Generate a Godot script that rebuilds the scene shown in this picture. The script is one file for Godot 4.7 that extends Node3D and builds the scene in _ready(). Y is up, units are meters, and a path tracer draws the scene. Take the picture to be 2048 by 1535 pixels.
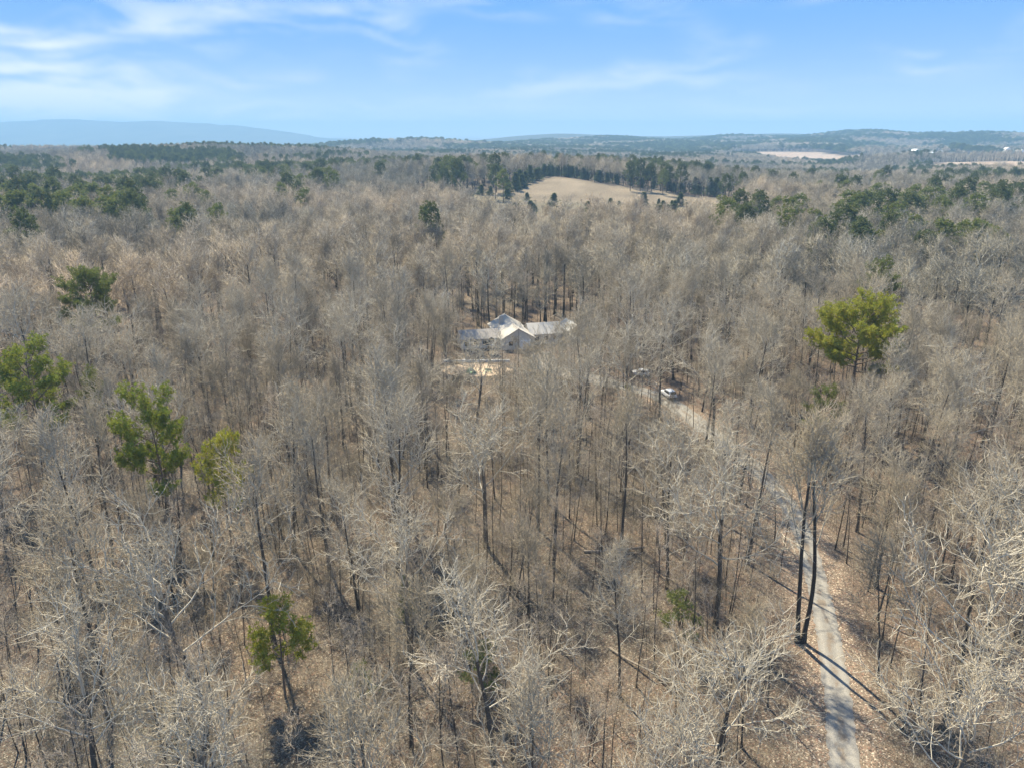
extends Node3D

# A bare winter wood seen from a drone: a gravel drive, a house among the trees, fields and blue ridges far behind.

const EYE := Vector3(0, 52, 0)
const GOLD := 2.399963
var rng := RandomNumberGenerator.new()
var patch_noise := FastNoiseLite.new()
var taken := {}
var M := {}


# ---------------------------------------------------------------- meshes
class Shape:
	var v := PackedVector3Array()
	var n := PackedVector3Array()
	var c := PackedColorArray()
	var i := PackedInt32Array()
	var tint := Color.WHITE
	var tinted := false

	func tube(pts: PackedVector3Array, radii: PackedFloat32Array, sides: int) -> void:
		var u := Vector3(1, 0, 0)
		var last := pts.size() - 1
		for k in pts.size():
			var d: Vector3 = (pts[mini(k + 1, last)] - pts[maxi(k - 1, 0)]).normalized()
			u = u - d * u.dot(d)
			if u.length_squared() < 0.01:
				u = d.cross(Vector3(0.3, 0.2, 0.93))
			u = u.normalized()
			var w := d.cross(u)
			var base := v.size()
			for j in sides:
				var a := TAU * j / sides
				var o := u * cos(a) + w * sin(a)
				v.append(pts[k] + o * radii[k])
				n.append(o)
				if tinted:
					c.append(tint)
			if k > 0:
				for j in sides:
					var a0 := base - sides + j
					var b0 := base - sides + (j + 1) % sides
					var c0 := base + j
					var e0 := base + (j + 1) % sides
					i.append(a0); i.append(c0); i.append(e0)
					i.append(a0); i.append(e0); i.append(b0)

	func spike(a: Vector3, b: Vector3, r: float) -> void:
		var d := (b - a).normalized()
		var u := d.cross(Vector3(0.31, 0.87, -0.38)).normalized()
		var w := d.cross(u)
		var base := v.size()
		var o1 := u
		var o2 := u * -0.5 + w * 0.866
		var o3 := u * -0.5 - w * 0.866
		v.append(a + o1 * r); v.append(a + o2 * r); v.append(a + o3 * r); v.append(b)
		n.append(o1); n.append(o2); n.append(o3); n.append((u + d).normalized())
		if tinted:
			c.append(tint); c.append(tint); c.append(tint); c.append(tint)
		i.append(base); i.append(base + 3); i.append(base + 1)
		i.append(base + 1); i.append(base + 3); i.append(base + 2)
		i.append(base + 2); i.append(base + 3); i.append(base)

	func tri(a: Vector3, b: Vector3, d: Vector3) -> void:
		var nn := (d - a).cross(b - a).normalized()
		var base := v.size()
		v.append(a); v.append(b); v.append(d)
		n.append(nn); n.append(nn); n.append(nn)
		if tinted:
			c.append(tint); c.append(tint); c.append(tint)
		i.append(base); i.append(base + 1); i.append(base + 2)

	func quad(a: Vector3, b: Vector3, d: Vector3, e: Vector3) -> void:
		tri(a, b, d)
		tri(a, d, e)

	# a box with one corner at lo and the opposite at hi, its edges cut back by k
	func box(lo: Vector3, hi: Vector3, k := 0.0) -> void:
		var m := (lo + hi) / 2
		var s := (hi - lo) / 2
		if k <= 0.0:
			for ax in 3:
				for sg in [-1.0, 1.0]:
					var w := Vector3.ZERO; w[ax] = sg * s[ax]
					var p := Vector3.ZERO; p[(ax + 1) % 3] = s[(ax + 1) % 3]
					var q := Vector3.ZERO; q[(ax + 2) % 3] = s[(ax + 2) % 3] * sg
					quad(m + w - p - q, m + w - p + q, m + w + p + q, m + w + p - q)
			return
		for ax in 3:
			for sg in [-1.0, 1.0]:
				var w := Vector3.ZERO; w[ax] = sg * s[ax]
				var p := Vector3.ZERO; p[(ax + 1) % 3] = s[(ax + 1) % 3] - k
				var q := Vector3.ZERO; q[(ax + 2) % 3] = (s[(ax + 2) % 3] - k) * sg
				quad(m + w - p - q, m + w - p + q, m + w + p + q, m + w + p - q)
				var w2 := Vector3.ZERO; w2[ax] = sg * (s[ax] - k)
				for sg2 in [-1.0, 1.0]:
					var e := Vector3.ZERO; e[(ax + 1) % 3] = sg2 * s[(ax + 1) % 3]
					var e2 := Vector3.ZERO; e2[(ax + 1) % 3] = sg2 * (s[(ax + 1) % 3] - k)
					var r := Vector3.ZERO; r[(ax + 2) % 3] = (s[(ax + 2) % 3] - k) * sg * sg2
					quad(m + w + e2 - r, m + w + e2 + r, m + w2 + e + r, m + w2 + e - r)

	func mesh(m: Material) -> ArrayMesh:
		var a := []
		a.resize(Mesh.ARRAY_MAX)
		a[Mesh.ARRAY_VERTEX] = v
		a[Mesh.ARRAY_NORMAL] = n
		a[Mesh.ARRAY_INDEX] = i
		if tinted:
			a[Mesh.ARRAY_COLOR] = c
		var out := ArrayMesh.new()
		out.add_surface_from_arrays(Mesh.PRIMITIVE_TRIANGLES, a)
		out.surface_set_material(0, m)
		return out


# ---------------------------------------------------------------- scene helpers
func numbered(called: String) -> String:
	taken[called] = taken.get(called, -1) + 1
	return called if taken[called] == 0 else "%s_%03d" % [called, taken[called]]

func tag(o: Node, label: String, category: String, group := "", kind := "") -> void:
	if label: o.set_meta("label", label)
	if category: o.set_meta("category", category)
	if group: o.set_meta("group", group)
	if kind: o.set_meta("kind", kind)

func thing(called: String, label: String, category: String, at: Vector3, turn := 0.0, group := "") -> Node3D:
	var o := Node3D.new()
	o.name = numbered(called)
	add_child(o)
	o.position = at
	o.rotation.y = turn
	tag(o, label, category, group)
	return o

func part(called: String, mesh: Mesh, parent: Node) -> MeshInstance3D:
	var o := MeshInstance3D.new()
	o.name = called
	o.mesh = mesh
	parent.add_child(o, true)
	return o

func structure(called: String, mesh: Mesh) -> MeshInstance3D:
	var o := MeshInstance3D.new()
	o.name = called
	o.mesh = mesh
	add_child(o)
	o.set_meta("kind", "structure")
	return o

func paint(lin: Color, rough := 0.9) -> StandardMaterial3D:
	var m := StandardMaterial3D.new()
	m.albedo_color = lin.linear_to_srgb()
	m.roughness = rough
	m.metallic_specular = 0.25
	return m

func mottled(lin: Color, low: float, high: float, freq: float, scale: Vector3, rough := 0.95) -> StandardMaterial3D:
	var m := paint(lin, rough)
	var t := NoiseTexture2D.new()
	t.width = 256; t.height = 256; t.seamless = true
	var f := FastNoiseLite.new()
	f.seed = 7
	f.frequency = freq
	f.fractal_octaves = 4
	t.noise = f
	var g := Gradient.new()
	g.set_color(0, Color(low, low, low).linear_to_srgb())
	g.set_color(1, Color(high, high * 0.98, high * 0.95).linear_to_srgb())
	t.color_ramp = g
	m.albedo_texture = t
	m.uv1_triplanar = true
	m.uv1_scale = scale
	return m

func vary(lin: Color) -> StandardMaterial3D:
	var m := paint(lin)
	m.vertex_color_use_as_albedo = true
	return m

func away() -> Vector3:
	return Vector3(rng.randfn(), rng.randfn(), rng.randfn()).normalized()


# ---------------------------------------------------------------- the lie of the land
# clearings on slopes that face the viewer: centre x, half width, near z, ground there, far z, ground there
const SLOPES := [
	[870.0, 165.0, -2250.0, -10.0, -2640.0, 7.0],
	[1000.0, 140.0, -1400.0, -5.0, -1570.0, 7.0],
	[800.0, 60.0, -1405.0, -5.0, -1510.0, 3.0],
	[-665.0, 60.0, -2000.0, 0.0, -2130.0, 13.0],
	[1220.0, 95.0, -2150.0, 0.0, -2340.0, 12.0],
	[1480.0, 80.0, -2150.0, 0.0, -2340.0, 12.0],
]
const MEADOW := [Vector2(-30, -650), Vector2(7, -708), Vector2(42, -790), Vector2(60, -760), Vector2(84, -716), Vector2(140, -674), Vector2(190, -620), Vector2(175, -575), Vector2(95, -570), Vector2(45, -580), Vector2(0, -605)]

func bell(x: float, z: float, cx: float, cz: float, rx: float, rz: float) -> float:
	var a := (x - cx) / rx
	var b := (z - cz) / rz
	var q := a * a + b * b
	return exp(-q) if q < 9.0 else 0.0

func land(x: float, z: float) -> float:
	var d := sqrt(x * x + z * z)
	var h := 0.5 * sin(x * 0.021 + 1.3) * cos(z * 0.018 + 0.4)
	if d < 250.0:
		return h
	var s := smoothstep(450.0, 1200.0, d)
	h += s * (7.0 * sin(x * 0.0041 + 0.5) * cos(z * 0.0037 + 1.1) + 4.5 * sin(x * 0.0083 + z * 0.005))
	h += 15.0 * bell(x, z, 40, -790, 190, 190)
	h += 15.0 * bell(x, z, -760, -1560, 420, 300) + 9.0 * bell(x, z, -330, -1250, 300, 220)
	h += 44.0 * bell(x, z, -400, -2850, 520, 330) + 22.0 * bell(x, z, -1000, -2650, 420, 300)
	h -= 20.0 * bell(x, z, 1000, -1750, 900, 750)
	if z < -1900.0:
		h -= 62.0 * smoothstep(-1900.0, -3300.0, z) * smoothstep(500.0, -1000.0, x)
	if z < -2700.0:
		var q := (z + 4100.0 + 0.06 * x) / 600.0
		var crest := 22.0 + 46.0 * smoothstep(-200.0, 3000.0, x) + 7.0 * sin(x * 0.0043) + 5.0 * sin(x * 0.0101 + 2.0)
		h += crest * exp(-q * q)
		q = (z + 3250.0 + 0.1 * x) / 330.0
		h += (12.0 + 24.0 * smoothstep(300.0, 2600.0, x) + 5.0 * sin(x * 0.0061 + 1.0)) * exp(-q * q)
		q = (z + 5700.0) / 500.0
		h += (72.0 + 7.0 * sin(x * 0.0037 + 0.6) + 4.0 * sin(x * 0.0083)) * exp(-q * q) * smoothstep(-3600.0, -1100.0, x)
	for t in SLOPES:
		var a: float = absf(x - t[0]) - t[1]
		if a < 140.0 and z < t[2] + 160.0 and z > t[4] - 160.0:
			var k: float = clampf((t[2] - z) / (t[2] - t[4]), 0.0, 1.0)
			var inside := smoothstep(140.0, 0.0, a) * smoothstep(t[2] + 160.0, t[2], z) * smoothstep(t[4] - 160.0, t[4], z)
			h = lerpf(h, lerpf(t[3], t[5], k), inside)
	return h

func on_land(x: float, z: float, up := 0.0) -> Vector3:
	return Vector3(x, land(x, z) + up, z)

func cleared(x: float, z: float, margin := 0.0) -> bool:
	for t in SLOPES:
		if absf(x - t[0]) < t[1] + margin and z < t[2] + margin * 30.0 and z > t[4] - margin:
			return true
	return z < -500.0 and z > -820.0 and Geometry2D.is_point_in_polygon(Vector2(x, z), meadow)

var meadow := PackedVector2Array()

# rough grass with shrubs, on the viewer's side of the meadow
func old_field(x: float, z: float) -> bool:
	var u := x / -z
	return z < -390.0 and z > -650.0 and u > -0.05 - 0.1 * smoothstep(-480.0, -600.0, z) and u < 0.3

# the gravel drive: its middle line, from under the drone to the garage
const DRIVE := [Vector2(25.5, -30), Vector2(27.2, -42), Vector2(28.9, -49.7), Vector2(30.7, -54.6), Vector2(32.9, -61.3), Vector2(35.6, -70.2), Vector2(38.0, -79.3), Vector2(40.2, -89.0), Vector2(41.3, -97.7), Vector2(41.0, -107.1), Vector2(39.4, -115.9), Vector2(37.0, -126.8), Vector2(34.8, -136.5), Vector2(32.6, -144.5), Vector2(28.5, -150.6), Vector2(22.5, -155.6), Vector2(16.5, -160.5), Vector2(11, -166), Vector2(8.0, -173), Vector2(6.4, -181.4)]
var drive_line := PackedVector2Array()

func to_drive(p: Vector2) -> float:
	var best := 1e9
	for k in drive_line.size() - 1:
		best = minf(best, p.distance_to(Geometry2D.get_closest_point_to_segment(p, drive_line[k], drive_line[k + 1])))
	return best


# ---------------------------------------------------------------- bare trees
func crooked(from: Vector3, dir: Vector3, length: float, parts: int, wander: float, lift: float) -> PackedVector3Array:
	var out := PackedVector3Array([from])
	var p := from
	var d := dir
	for k in parts:
		d = (d + away() * wander + Vector3(0, lift, 0)).normalized()
		p += d * (length / parts)
		out.append(p)
	return out

func tapered(count: int, from: float, to: float, power := 1.0) -> PackedFloat32Array:
	var out := PackedFloat32Array()
	for k in count:
		out.append(lerpf(from, to, pow(float(k) / (count - 1), power)))
	return out

func along(pts: PackedVector3Array, t: float) -> Vector3:
	var f := t * (pts.size() - 1)
	var k := mini(int(f), pts.size() - 2)
	return pts[k].lerp(pts[k + 1], f - k)

func heading(pts: PackedVector3Array, t: float) -> Vector3:
	var k := mini(int(t * (pts.size() - 1)), pts.size() - 2)
	return (pts[k + 1] - pts[k]).normalized()

func splay(d: Vector3, angle: float, around: float) -> Vector3:
	var u := d.cross(Vector3(0.2, 0.31, 0.93)).normalized()
	var w := d.cross(u)
	return (d * cos(angle) + (u * cos(around) + w * sin(around)) * sin(angle)).normalized()

# fills wood (limb and its branches) and fine (branchlets and twigs)
func limb(wood: Shape, fine: Shape, from: Vector3, dir: Vector3, length: float, r: float, P: Dictionary) -> void:
	var merged: bool = P.has("tones")
	var pts := crooked(from, dir, length, 8 if not merged else 6, P.wander, P.lift)
	if merged: wood.tint = P.tones[1]
	wood.tube(pts, tapered(pts.size(), r, r * 0.16, 0.8), 5 if not merged else 3)
	var n2: int = P.n2
	for k in n2:
		var t := lerpf(0.22, 0.99, (k + rng.randf()) / n2)
		var len2: float = length * P.ratio2 * (1.0 - 0.45 * t) * rng.randf_range(0.7, 1.25)
		var d2 := splay(heading(pts, t), rng.randf_range(0.5, 1.05), k * GOLD + rng.randf())
		var r2 := maxf(r * lerpf(0.55, 0.25, t) * 0.8, P.r3 * 1.3)
		var p2 := crooked(along(pts, t), d2, len2, 5 if not merged else 3, P.wander * 1.5, P.lift * 1.1)
		if merged: wood.tint = P.tones[1].lerp(P.tones[2], rng.randf())
		wood.tube(p2, tapered(p2.size(), r2, r2 * 0.3, 0.9), 4 if not merged else 3)
		var n3: int = P.n3
		for j in n3:
			var t3 := lerpf(0.15, 1.0, (j + rng.randf()) / n3)
			var len3: float = P.len3 * rng.randf_range(0.6, 1.3) * (1.1 - 0.3 * t3)
			var d3 := splay(heading(p2, t3), rng.randf_range(0.4, 1.0), j * GOLD + rng.randf() * 1.5)
			var p3 := crooked(along(p2, t3), d3, len3, 3 if not merged else 1, P.wander * 1.8, P.lift)
			if merged: fine.tint = P.tones[2].lerp(P.tones[1], rng.randf())
			if merged:
				fine.spike(p3[0], p3[1], P.r3)
			else:
				wood.tube(p3, tapered(4, P.r3, P.r3 * 0.5), 3)
			var n4: int = P.n4
			for q in n4:
				var t4 := lerpf(0.1, 1.0, (q + rng.randf()) / n4)
				var a := along(p3, t4)
				var d4 := (splay(heading(p3, t4), rng.randf_range(0.3, 0.95), q * GOLD + rng.randf() * 2.0) + Vector3(0, P.lift * 1.5, 0)).normalized()
				if merged: fine.tint = P.tones[2]
				fine.spike(a, a + d4 * (P.len4 * rng.randf_range(0.55, 1.3)), P.r4)

# {trunk, limbs: [...], twigs} as meshes, or {whole} when P.tones is given
func bare_tree(P: Dictionary) -> Dictionary:
	var merged: bool = P.has("tones")
	var trunk := Shape.new()
	var fine := Shape.new()
	if merged:
		trunk.tinted = true
		trunk.tint = P.tones[0]
		fine = trunk
	var up := Vector3(rng.randf_range(-1, 1) * P.lean, 1, rng.randf_range(-1, 1) * P.lean).normalized()
	var top: float = P.h * P.stem
	var parts := 9 if not merged else 5
	var pts := crooked(Vector3(0, -0.5, 0), up, top + 0.5, parts, P.sway, 0.04)
	var radii := PackedFloat32Array()
	for k in parts + 1:
		var t := float(k) / parts
		radii.append(P.r * lerpf(1.0, P.thin, t) * (1.45 if k == 0 else 1.0))
	trunk.tube(pts, radii, 8 if not merged else 4)
	var out := {"limbs": [], "h": P.h}
	var n1: int = P.n1
	var turn := rng.randf() * TAU
	for k in n1:
		var f := float(k) / (n1 - 1)
		var t := lerpf(P.fork / P.stem, 0.995, pow(f, 0.75))
		var tilt := lerpf(P.tilt, P.tilt_top, f) * rng.randf_range(0.8, 1.2)
		var dir := Vector3(0, 1, 0).rotated(Vector3(1, 0, 0), tilt).rotated(Vector3(0, 1, 0), turn + k * GOLD + rng.randf_range(-0.4, 0.4))
		var from := along(pts, t)
		var length: float = minf(P.reach * lerpf(1.0, 0.8, f) * rng.randf_range(0.75, 1.15), (P.h * 1.02 - from.y) / maxf(0.25, cos(tilt * 0.75)))
		var wood := trunk if merged else Shape.new()
		var r: float = P.r * lerpf(1.0, P.thin, t) * lerpf(0.5, 0.72, f) * P.limb_r
		limb(wood, fine, from, dir, length, r, P)
		if not merged:
			out.limbs.append(wood.mesh(P.limb_material))
	if merged:
		out.whole = trunk.mesh(M.wood)
	else:
		out.trunk = trunk.mesh(P.trunk_material)
		out.twigs = fine.mesh(P.twig_material)
	return out


# ---------------------------------------------------------------- evergreens
func tuft(s: Shape, at: Vector3, out: Vector3, size: float, blades: int, width: float) -> void:
	for k in blades:
		var d := (away() + out * 0.7 + Vector3(0, 0.35, 0)).normalized()
		var side := d.cross(away()).normalized() * width
		var a := at + d * size * 0.1
		var tip := at + d * size * rng.randf_range(0.75, 1.2)
		var mid := at + d * size * 0.55
		s.tri(a, mid + side, tip)
		s.tri(a, tip, mid - side)

func crown_reach(t: float, conical: bool) -> float:
	if conical:
		return pow(1.0 - t, 0.8) * (1.0 if t > 0.08 else 0.75)
	return sqrt(maxf(0.02, 1.0 - pow((t - 0.3) / 0.72, 2.0)))

# a tall tree with its needles in clumps at the ends of each bough
func pine_model(h: float, reach: float, low: float, boughs: int, conical: bool, near: bool, needles: Material, wide := 1.0) -> Dictionary:
	var out := {"boughs": [], "needles": []}
	var trunk := Shape.new()
	var pts := crooked(Vector3(0, -0.4, 0), Vector3.UP, h * 0.97 + 0.4, 9, 0.035 if not conical else 0.01, 0.03)
	var r := h * 0.0135
	trunk.tube(pts, tapered(10, r, r * 0.12, 1.2), 7)
	out.trunk = trunk.mesh(M.pine_bark)
	var all := Shape.new()
	for k in boughs:
		var f := (k + 0.5 * rng.randf()) / boughs
		var y := lerpf(low, 0.985, f)
		var from := along(pts, y)
		var length := reach * crown_reach(f, conical) * rng.randf_range(0.65, 1.15)
		var tilt := lerpf(1.45, 0.55, pow(f, 1.4)) if not conical else lerpf(1.5, 0.7, f)
		var dir := Vector3(0, 1, 0).rotated(Vector3(1, 0, 0), tilt).rotated(Vector3(0, 1, 0), k * GOLD + rng.randf_range(-0.5, 0.5))
		var wood := Shape.new()
		var leaf := Shape.new() if near else all
		leaf.tinted = true
		var b := crooked(from, dir, length, 5, 0.16, 0.09 if not conical else 0.03)
		wood.tube(b, tapered(6, r * lerpf(0.42, 0.18, f), r * 0.07), 4)
		var twigs := maxi(3, int(length * (3.6 if near else 1.3) * wide))
		for j in twigs:
			var t := lerpf(0.32 if not conical else 0.12, 1.0, (j + rng.randf()) / twigs)
			var d := splay(heading(b, t), rng.randf_range(0.4, 1.15), j * GOLD)
			if not conical:
				d.y *= 0.25
			d = (d + Vector3(0, 0.2, 0)).normalized()
			var l := length * rng.randf_range(0.2, 0.44) * (1.25 - 0.5 * t)
			if conical: l *= 0.8
			var tw := crooked(along(b, t), d, l, 2, 0.25, 0.15)
			wood.tube(tw, tapered(3, r * 0.085, r * 0.04), 3)
			var tufts := maxi(4, int(l * 6.5)) if near else 4
			for q in tufts:
				var at := along(tw, lerpf(0.3, 1.0, float(q + 1) / tufts)) + away() * (0.3 if near else 0.45)
				var g := rng.randf_range(0.7, 1.25)
				leaf.tint = Color(g * rng.randf_range(0.85, 1.2), g, g * rng.randf_range(0.7, 1.1))
				tuft(leaf, at, d, 0.42 if near else 0.85, 10 if near else 7, 0.042 if near else 0.14)
		if near:
			out.boughs.append(wood.mesh(M.pine_bark))
			out.needles.append(leaf.mesh(needles))
	if not near:
		out.crown = all.mesh(needles)
	return out


# ---------------------------------------------------------------- scattering
var heap := {}

func drop(key: String, at: Vector3, turn: float, size: Vector3, tint: Color) -> void:
	var b := Basis(Vector3.UP, turn).scaled_local(size)
	if not heap.has(key):
		heap[key] = PackedFloat32Array()
	heap[key].append_array(PackedFloat32Array([b.x.x, b.y.x, b.z.x, at.x, b.x.y, b.y.y, b.z.y, at.y, b.x.z, b.y.z, b.z.z, at.z, tint.r, tint.g, tint.b, 1.0]))

func spread(key: String, mesh: Mesh, called: String, label: String, category: String) -> void:
	if not heap.has(key):
		return
	var mm := MultiMesh.new()
	mm.transform_format = MultiMesh.TRANSFORM_3D
	mm.use_colors = true
	mm.mesh = mesh
	mm.instance_count = heap[key].size() / 16
	mm.buffer = heap[key]
	var o := MultiMeshInstance3D.new()
	o.name = numbered(called)
	o.multimesh = mm
	add_child(o)
	tag(o, label, category, "", "stuff")


# ---------------------------------------------------------------- the scene
func _ready() -> void:
	rng.seed = 20
	patch_noise.seed = 5
	patch_noise.frequency = 0.004
	patch_noise.fractal_octaves = 3
	meadow = PackedVector2Array(MEADOW)
	drive_line = PackedVector2Array(DRIVE)

	var cam := Camera3D.new()
	cam.name = "camera"
	cam.position = EYE
	cam.rotation_degrees = Vector3(-18.6, 0, 0)
	cam.fov = 55.4
	cam.near = 0.5
	cam.far = 60000.0
	add_child(cam)

	var env := Environment.new()
	env.background_mode = Environment.BG_SKY
	env.tonemap_mode = Environment.TONE_MAPPER_LINEAR
	env.tonemap_exposure = 2.6
	env.sky = Sky.new()
	env.sky.sky_material = make_sky()
	env.background_energy_multiplier = 1.0
	env.fog_enabled = true
	env.fog_density = 0.00017
	env.fog_light_color = Color(0.62, 0.82, 1.0)
	env.sdfgi_enabled = true
	env.ssao_enabled = true
	env.ssil_enabled = true
	var world := WorldEnvironment.new()
	world.name = "world"
	world.environment = env
	add_child(world)

	var sun := DirectionalLight3D.new()
	sun.name = "sun"
	sun.light_energy = 1.6
	sun.light_color = Color(1.0, 0.945, 0.815)
	sun.light_angular_distance = 0.9
	sun.shadow_enabled = true
	add_child(sun)
	var az := deg_to_rad(28.0)
	var el := deg_to_rad(50.0)
	sun.look_at_from_position(Vector3.ZERO, -Vector3(-sin(az) * cos(el), sin(el), -cos(az) * cos(el)), Vector3.UP)

	materials()
	make_land()
	make_drive()
	make_mountain()
	make_homestead()
	make_vehicles()
	make_far_buildings()
	make_woods()
	make_evergreens()
	make_ground_things()


func make_sky() -> PanoramaSkyMaterial:
	var w := 2048
	var h := 1024
	var im := Image.create(w, h, false, Image.FORMAT_RGBF)
	var f := FastNoiseLite.new()
	f.seed = 3; f.frequency = 1.0; f.fractal_octaves = 5; f.fractal_gain = 0.55
	var g := FastNoiseLite.new()
	g.seed = 11; g.frequency = 1.0; g.fractal_octaves = 2
	# banks of thin cloud: azimuth, elevation, half widths, slant, strength
	var banks := [[-31.0, 2.4, 9.5, 2.6, -0.04, 1.5], [-24.0, 7.2, 11.0, 1.7, 0.03, 0.36], [-14.6, 1.8, 3.6, 0.55, 0.03, 0.55], [-1.5, 8.6, 3.0, 0.5, -0.13, 0.4], [21.0, 8.7, 2.2, 0.3, 0.1, 0.28], [19.0, 1.6, 5.0, 0.35, 0.02, 0.3], [29.0, 4.2, 4.5, 0.8, 0.1, 0.15], [6.0, 3.9, 9.0, 0.7, 0.03, 0.1], [-8.0, 0.8, 18.0, 0.9, 0.0, 0.3]]
	var low := Vector3(0.42, 0.46, 0.49)
	var mid := Vector3(0.05, 0.165, 0.385)
	var high := Vector3(0.085, 0.18, 0.35)
	for y in h:
		var up := 90.0 - (y + 0.5) * 180.0 / h
		var e := maxf(up, 0.0)
		var base := low.lerp(mid, 1.0 - exp(-e / 3.4)).lerp(high, smoothstep(6.0, 60.0, e))
		if up < -1.0:
			var soil := Color(0.3, 0.27, 0.24)
			im.fill_rect(Rect2i(0, y, w, h - y), soil)
			break
		for x in w:
			var az := (x + 0.5) * 360.0 / w
			if az > 180.0: az -= 360.0
			var c := base
			if e < 75.0:
				# streaks drawn out along the wind, everywhere round the sky
				var a := deg_to_rad(az)
				var wave := g.get_noise_3d(sin(a) * 5.0, e * 0.22, cos(a) * 5.0)
				var n := f.get_noise_3d(sin(a) * 6.0, e * 0.75 + wave * 0.9 + az * 0.012 * cos(a), cos(a) * 6.0)
				var k := 0.3 * smoothstep(-0.25, 0.45, wave) * clampf(0.45 + n * 1.7, 0.0, 1.2)
				if absf(az) < 60.0 and e < 14.0:
					for b in banks:
						var dx: float = (az - b[0]) / b[2]
						var dy: float = (e - b[1] - b[4] * (az - b[0])) / b[3]
						var q := dx * dx + dy * dy
						if q < 6.0:
							k += b[5] * exp(-q) * clampf(0.55 + n * (1.4 if b[5] > 1.0 else 2.2), 0.0, 1.4)
				c = base.lerp(Vector3(0.41, 0.43, 0.445), clampf(k, 0.0, 0.9))
			im.set_pixel(x, y, Color(c.x, c.y, c.z))
	var m := PanoramaSkyMaterial.new()
	m.panorama = ImageTexture.create_from_image(im)
	return m


func materials() -> void:
	# forest floor: overlapping dead leaves, curled and flat, russet to straw
	var im := Image.create(1024, 1024, false, Image.FORMAT_RGB8)
	im.fill(Color(0.25, 0.205, 0.17).linear_to_srgb())
	var hues := [Color(0.31, 0.215, 0.16), Color(0.36, 0.285, 0.222), Color(0.47, 0.395, 0.318), Color(0.19, 0.147, 0.115), Color(0.78, 0.665, 0.54), Color(0.26, 0.212, 0.165), Color(0.12, 0.098, 0.085), Color(0.385, 0.24, 0.19)]
	for k in 30000:
		var c: Color = hues[rng.randi() % hues.size()] * rng.randf_range(0.75, 1.2)
		var s := rng.randi_range(4, 11)
		im.fill_rect(Rect2i(rng.randi_range(-4, 1023), rng.randi_range(-4, 1023), s, maxi(3, int(s * rng.randf_range(0.4, 1.2)))), c.linear_to_srgb())
	M.litter = paint(Color(1, 1, 1), 1.0)
	M.litter.albedo_texture = ImageTexture.create_from_image(im)
	M.litter.uv1_triplanar = true
	M.litter.uv1_world_triplanar = true
	M.litter.uv1_scale = Vector3.ONE / 14.0
	M.litter.vertex_color_use_as_albedo = true
	# crushed stone
	var gr := Image.create(1024, 1024, false, Image.FORMAT_RGB8)
	gr.fill(Color(0.44, 0.418, 0.39).linear_to_srgb())
	for k in 60000:
		var v := rng.randf_range(0.27, 0.73)
		gr.fill_rect(Rect2i(rng.randi_range(0, 1023), rng.randi_range(0, 1023), rng.randi_range(1, 5), rng.randi_range(1, 5)), Color(v, v * 0.965, v * 0.93).linear_to_srgb())
	M.gravel = paint(Color(1, 1, 1), 1.0)
	M.gravel.albedo_texture = ImageTexture.create_from_image(gr)
	M.gravel.uv1_triplanar = true
	M.gravel.uv1_world_triplanar = true
	M.gravel.uv1_scale = Vector3.ONE / 9.0
	M.gravel.vertex_color_use_as_albedo = true
	M.far_ground = vary(Color(1, 1, 1))
	M.wood = vary(Color(1, 1, 1))
	M.pine_bark = mottled(Color(0.2, 0.155, 0.125), 0.5, 1.25, 0.03, Vector3(1.2, 0.35, 1.2))
	for a in [["pine_bright", Color(0.33, 0.335, 0.075)], ["pine_mid", Color(0.25, 0.285, 0.075)], ["pine_green", Color(0.19, 0.218, 0.095)], ["pine_dark", Color(0.13, 0.155, 0.09)]]:
		var m := vary(a[1])
		m.backlight_enabled = true
		m.backlight = Color(0.8, 0.8, 0.6)
		m.cull_mode = BaseMaterial3D.CULL_DISABLED
		m.roughness = 0.7
		M[a[0]] = m
	M.wall = mottled(Color(0.6, 0.58, 0.55), 0.85, 1.05, 0.02, Vector3.ONE * 0.3)
	M.shingle = mottled(Color(0.43, 0.415, 0.4), 0.8, 1.1, 0.06, Vector3.ONE * 0.5)
	M.dark_shingle = mottled(Color(0.3, 0.28, 0.27), 0.8, 1.15, 0.06, Vector3.ONE * 0.5)
	M.white = paint(Color(0.78, 0.79, 0.8), 0.5)
	M.white_paint = paint(Color(0.8, 0.81, 0.82), 0.25)
	M.white_paint.clearcoat_enabled = true
	M.glass = paint(Color(0.02, 0.025, 0.03), 0.08)
	M.glass.metallic_specular = 0.6
	M.tyre = paint(Color(0.025, 0.025, 0.027), 0.9)
	M.alloy = paint(Color(0.45, 0.45, 0.46), 0.35)
	M.alloy.metallic = 0.8
	M.black = paint(Color(0.03, 0.03, 0.032), 0.6)
	M.red = paint(Color(0.35, 0.02, 0.02), 0.3)
	M.dark_wood = mottled(Color(0.09, 0.075, 0.065), 0.7, 1.3, 0.05, Vector3.ONE)
	M.mint = paint(Color(0.22, 0.42, 0.3), 0.6)
	M.concrete = mottled(Color(0.42, 0.4, 0.38), 0.8, 1.1, 0.03, Vector3.ONE * 0.3)
	M.log = mottled(Color(0.3, 0.26, 0.225), 0.5, 1.2, 0.04, Vector3(1, 1, 1))


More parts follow.
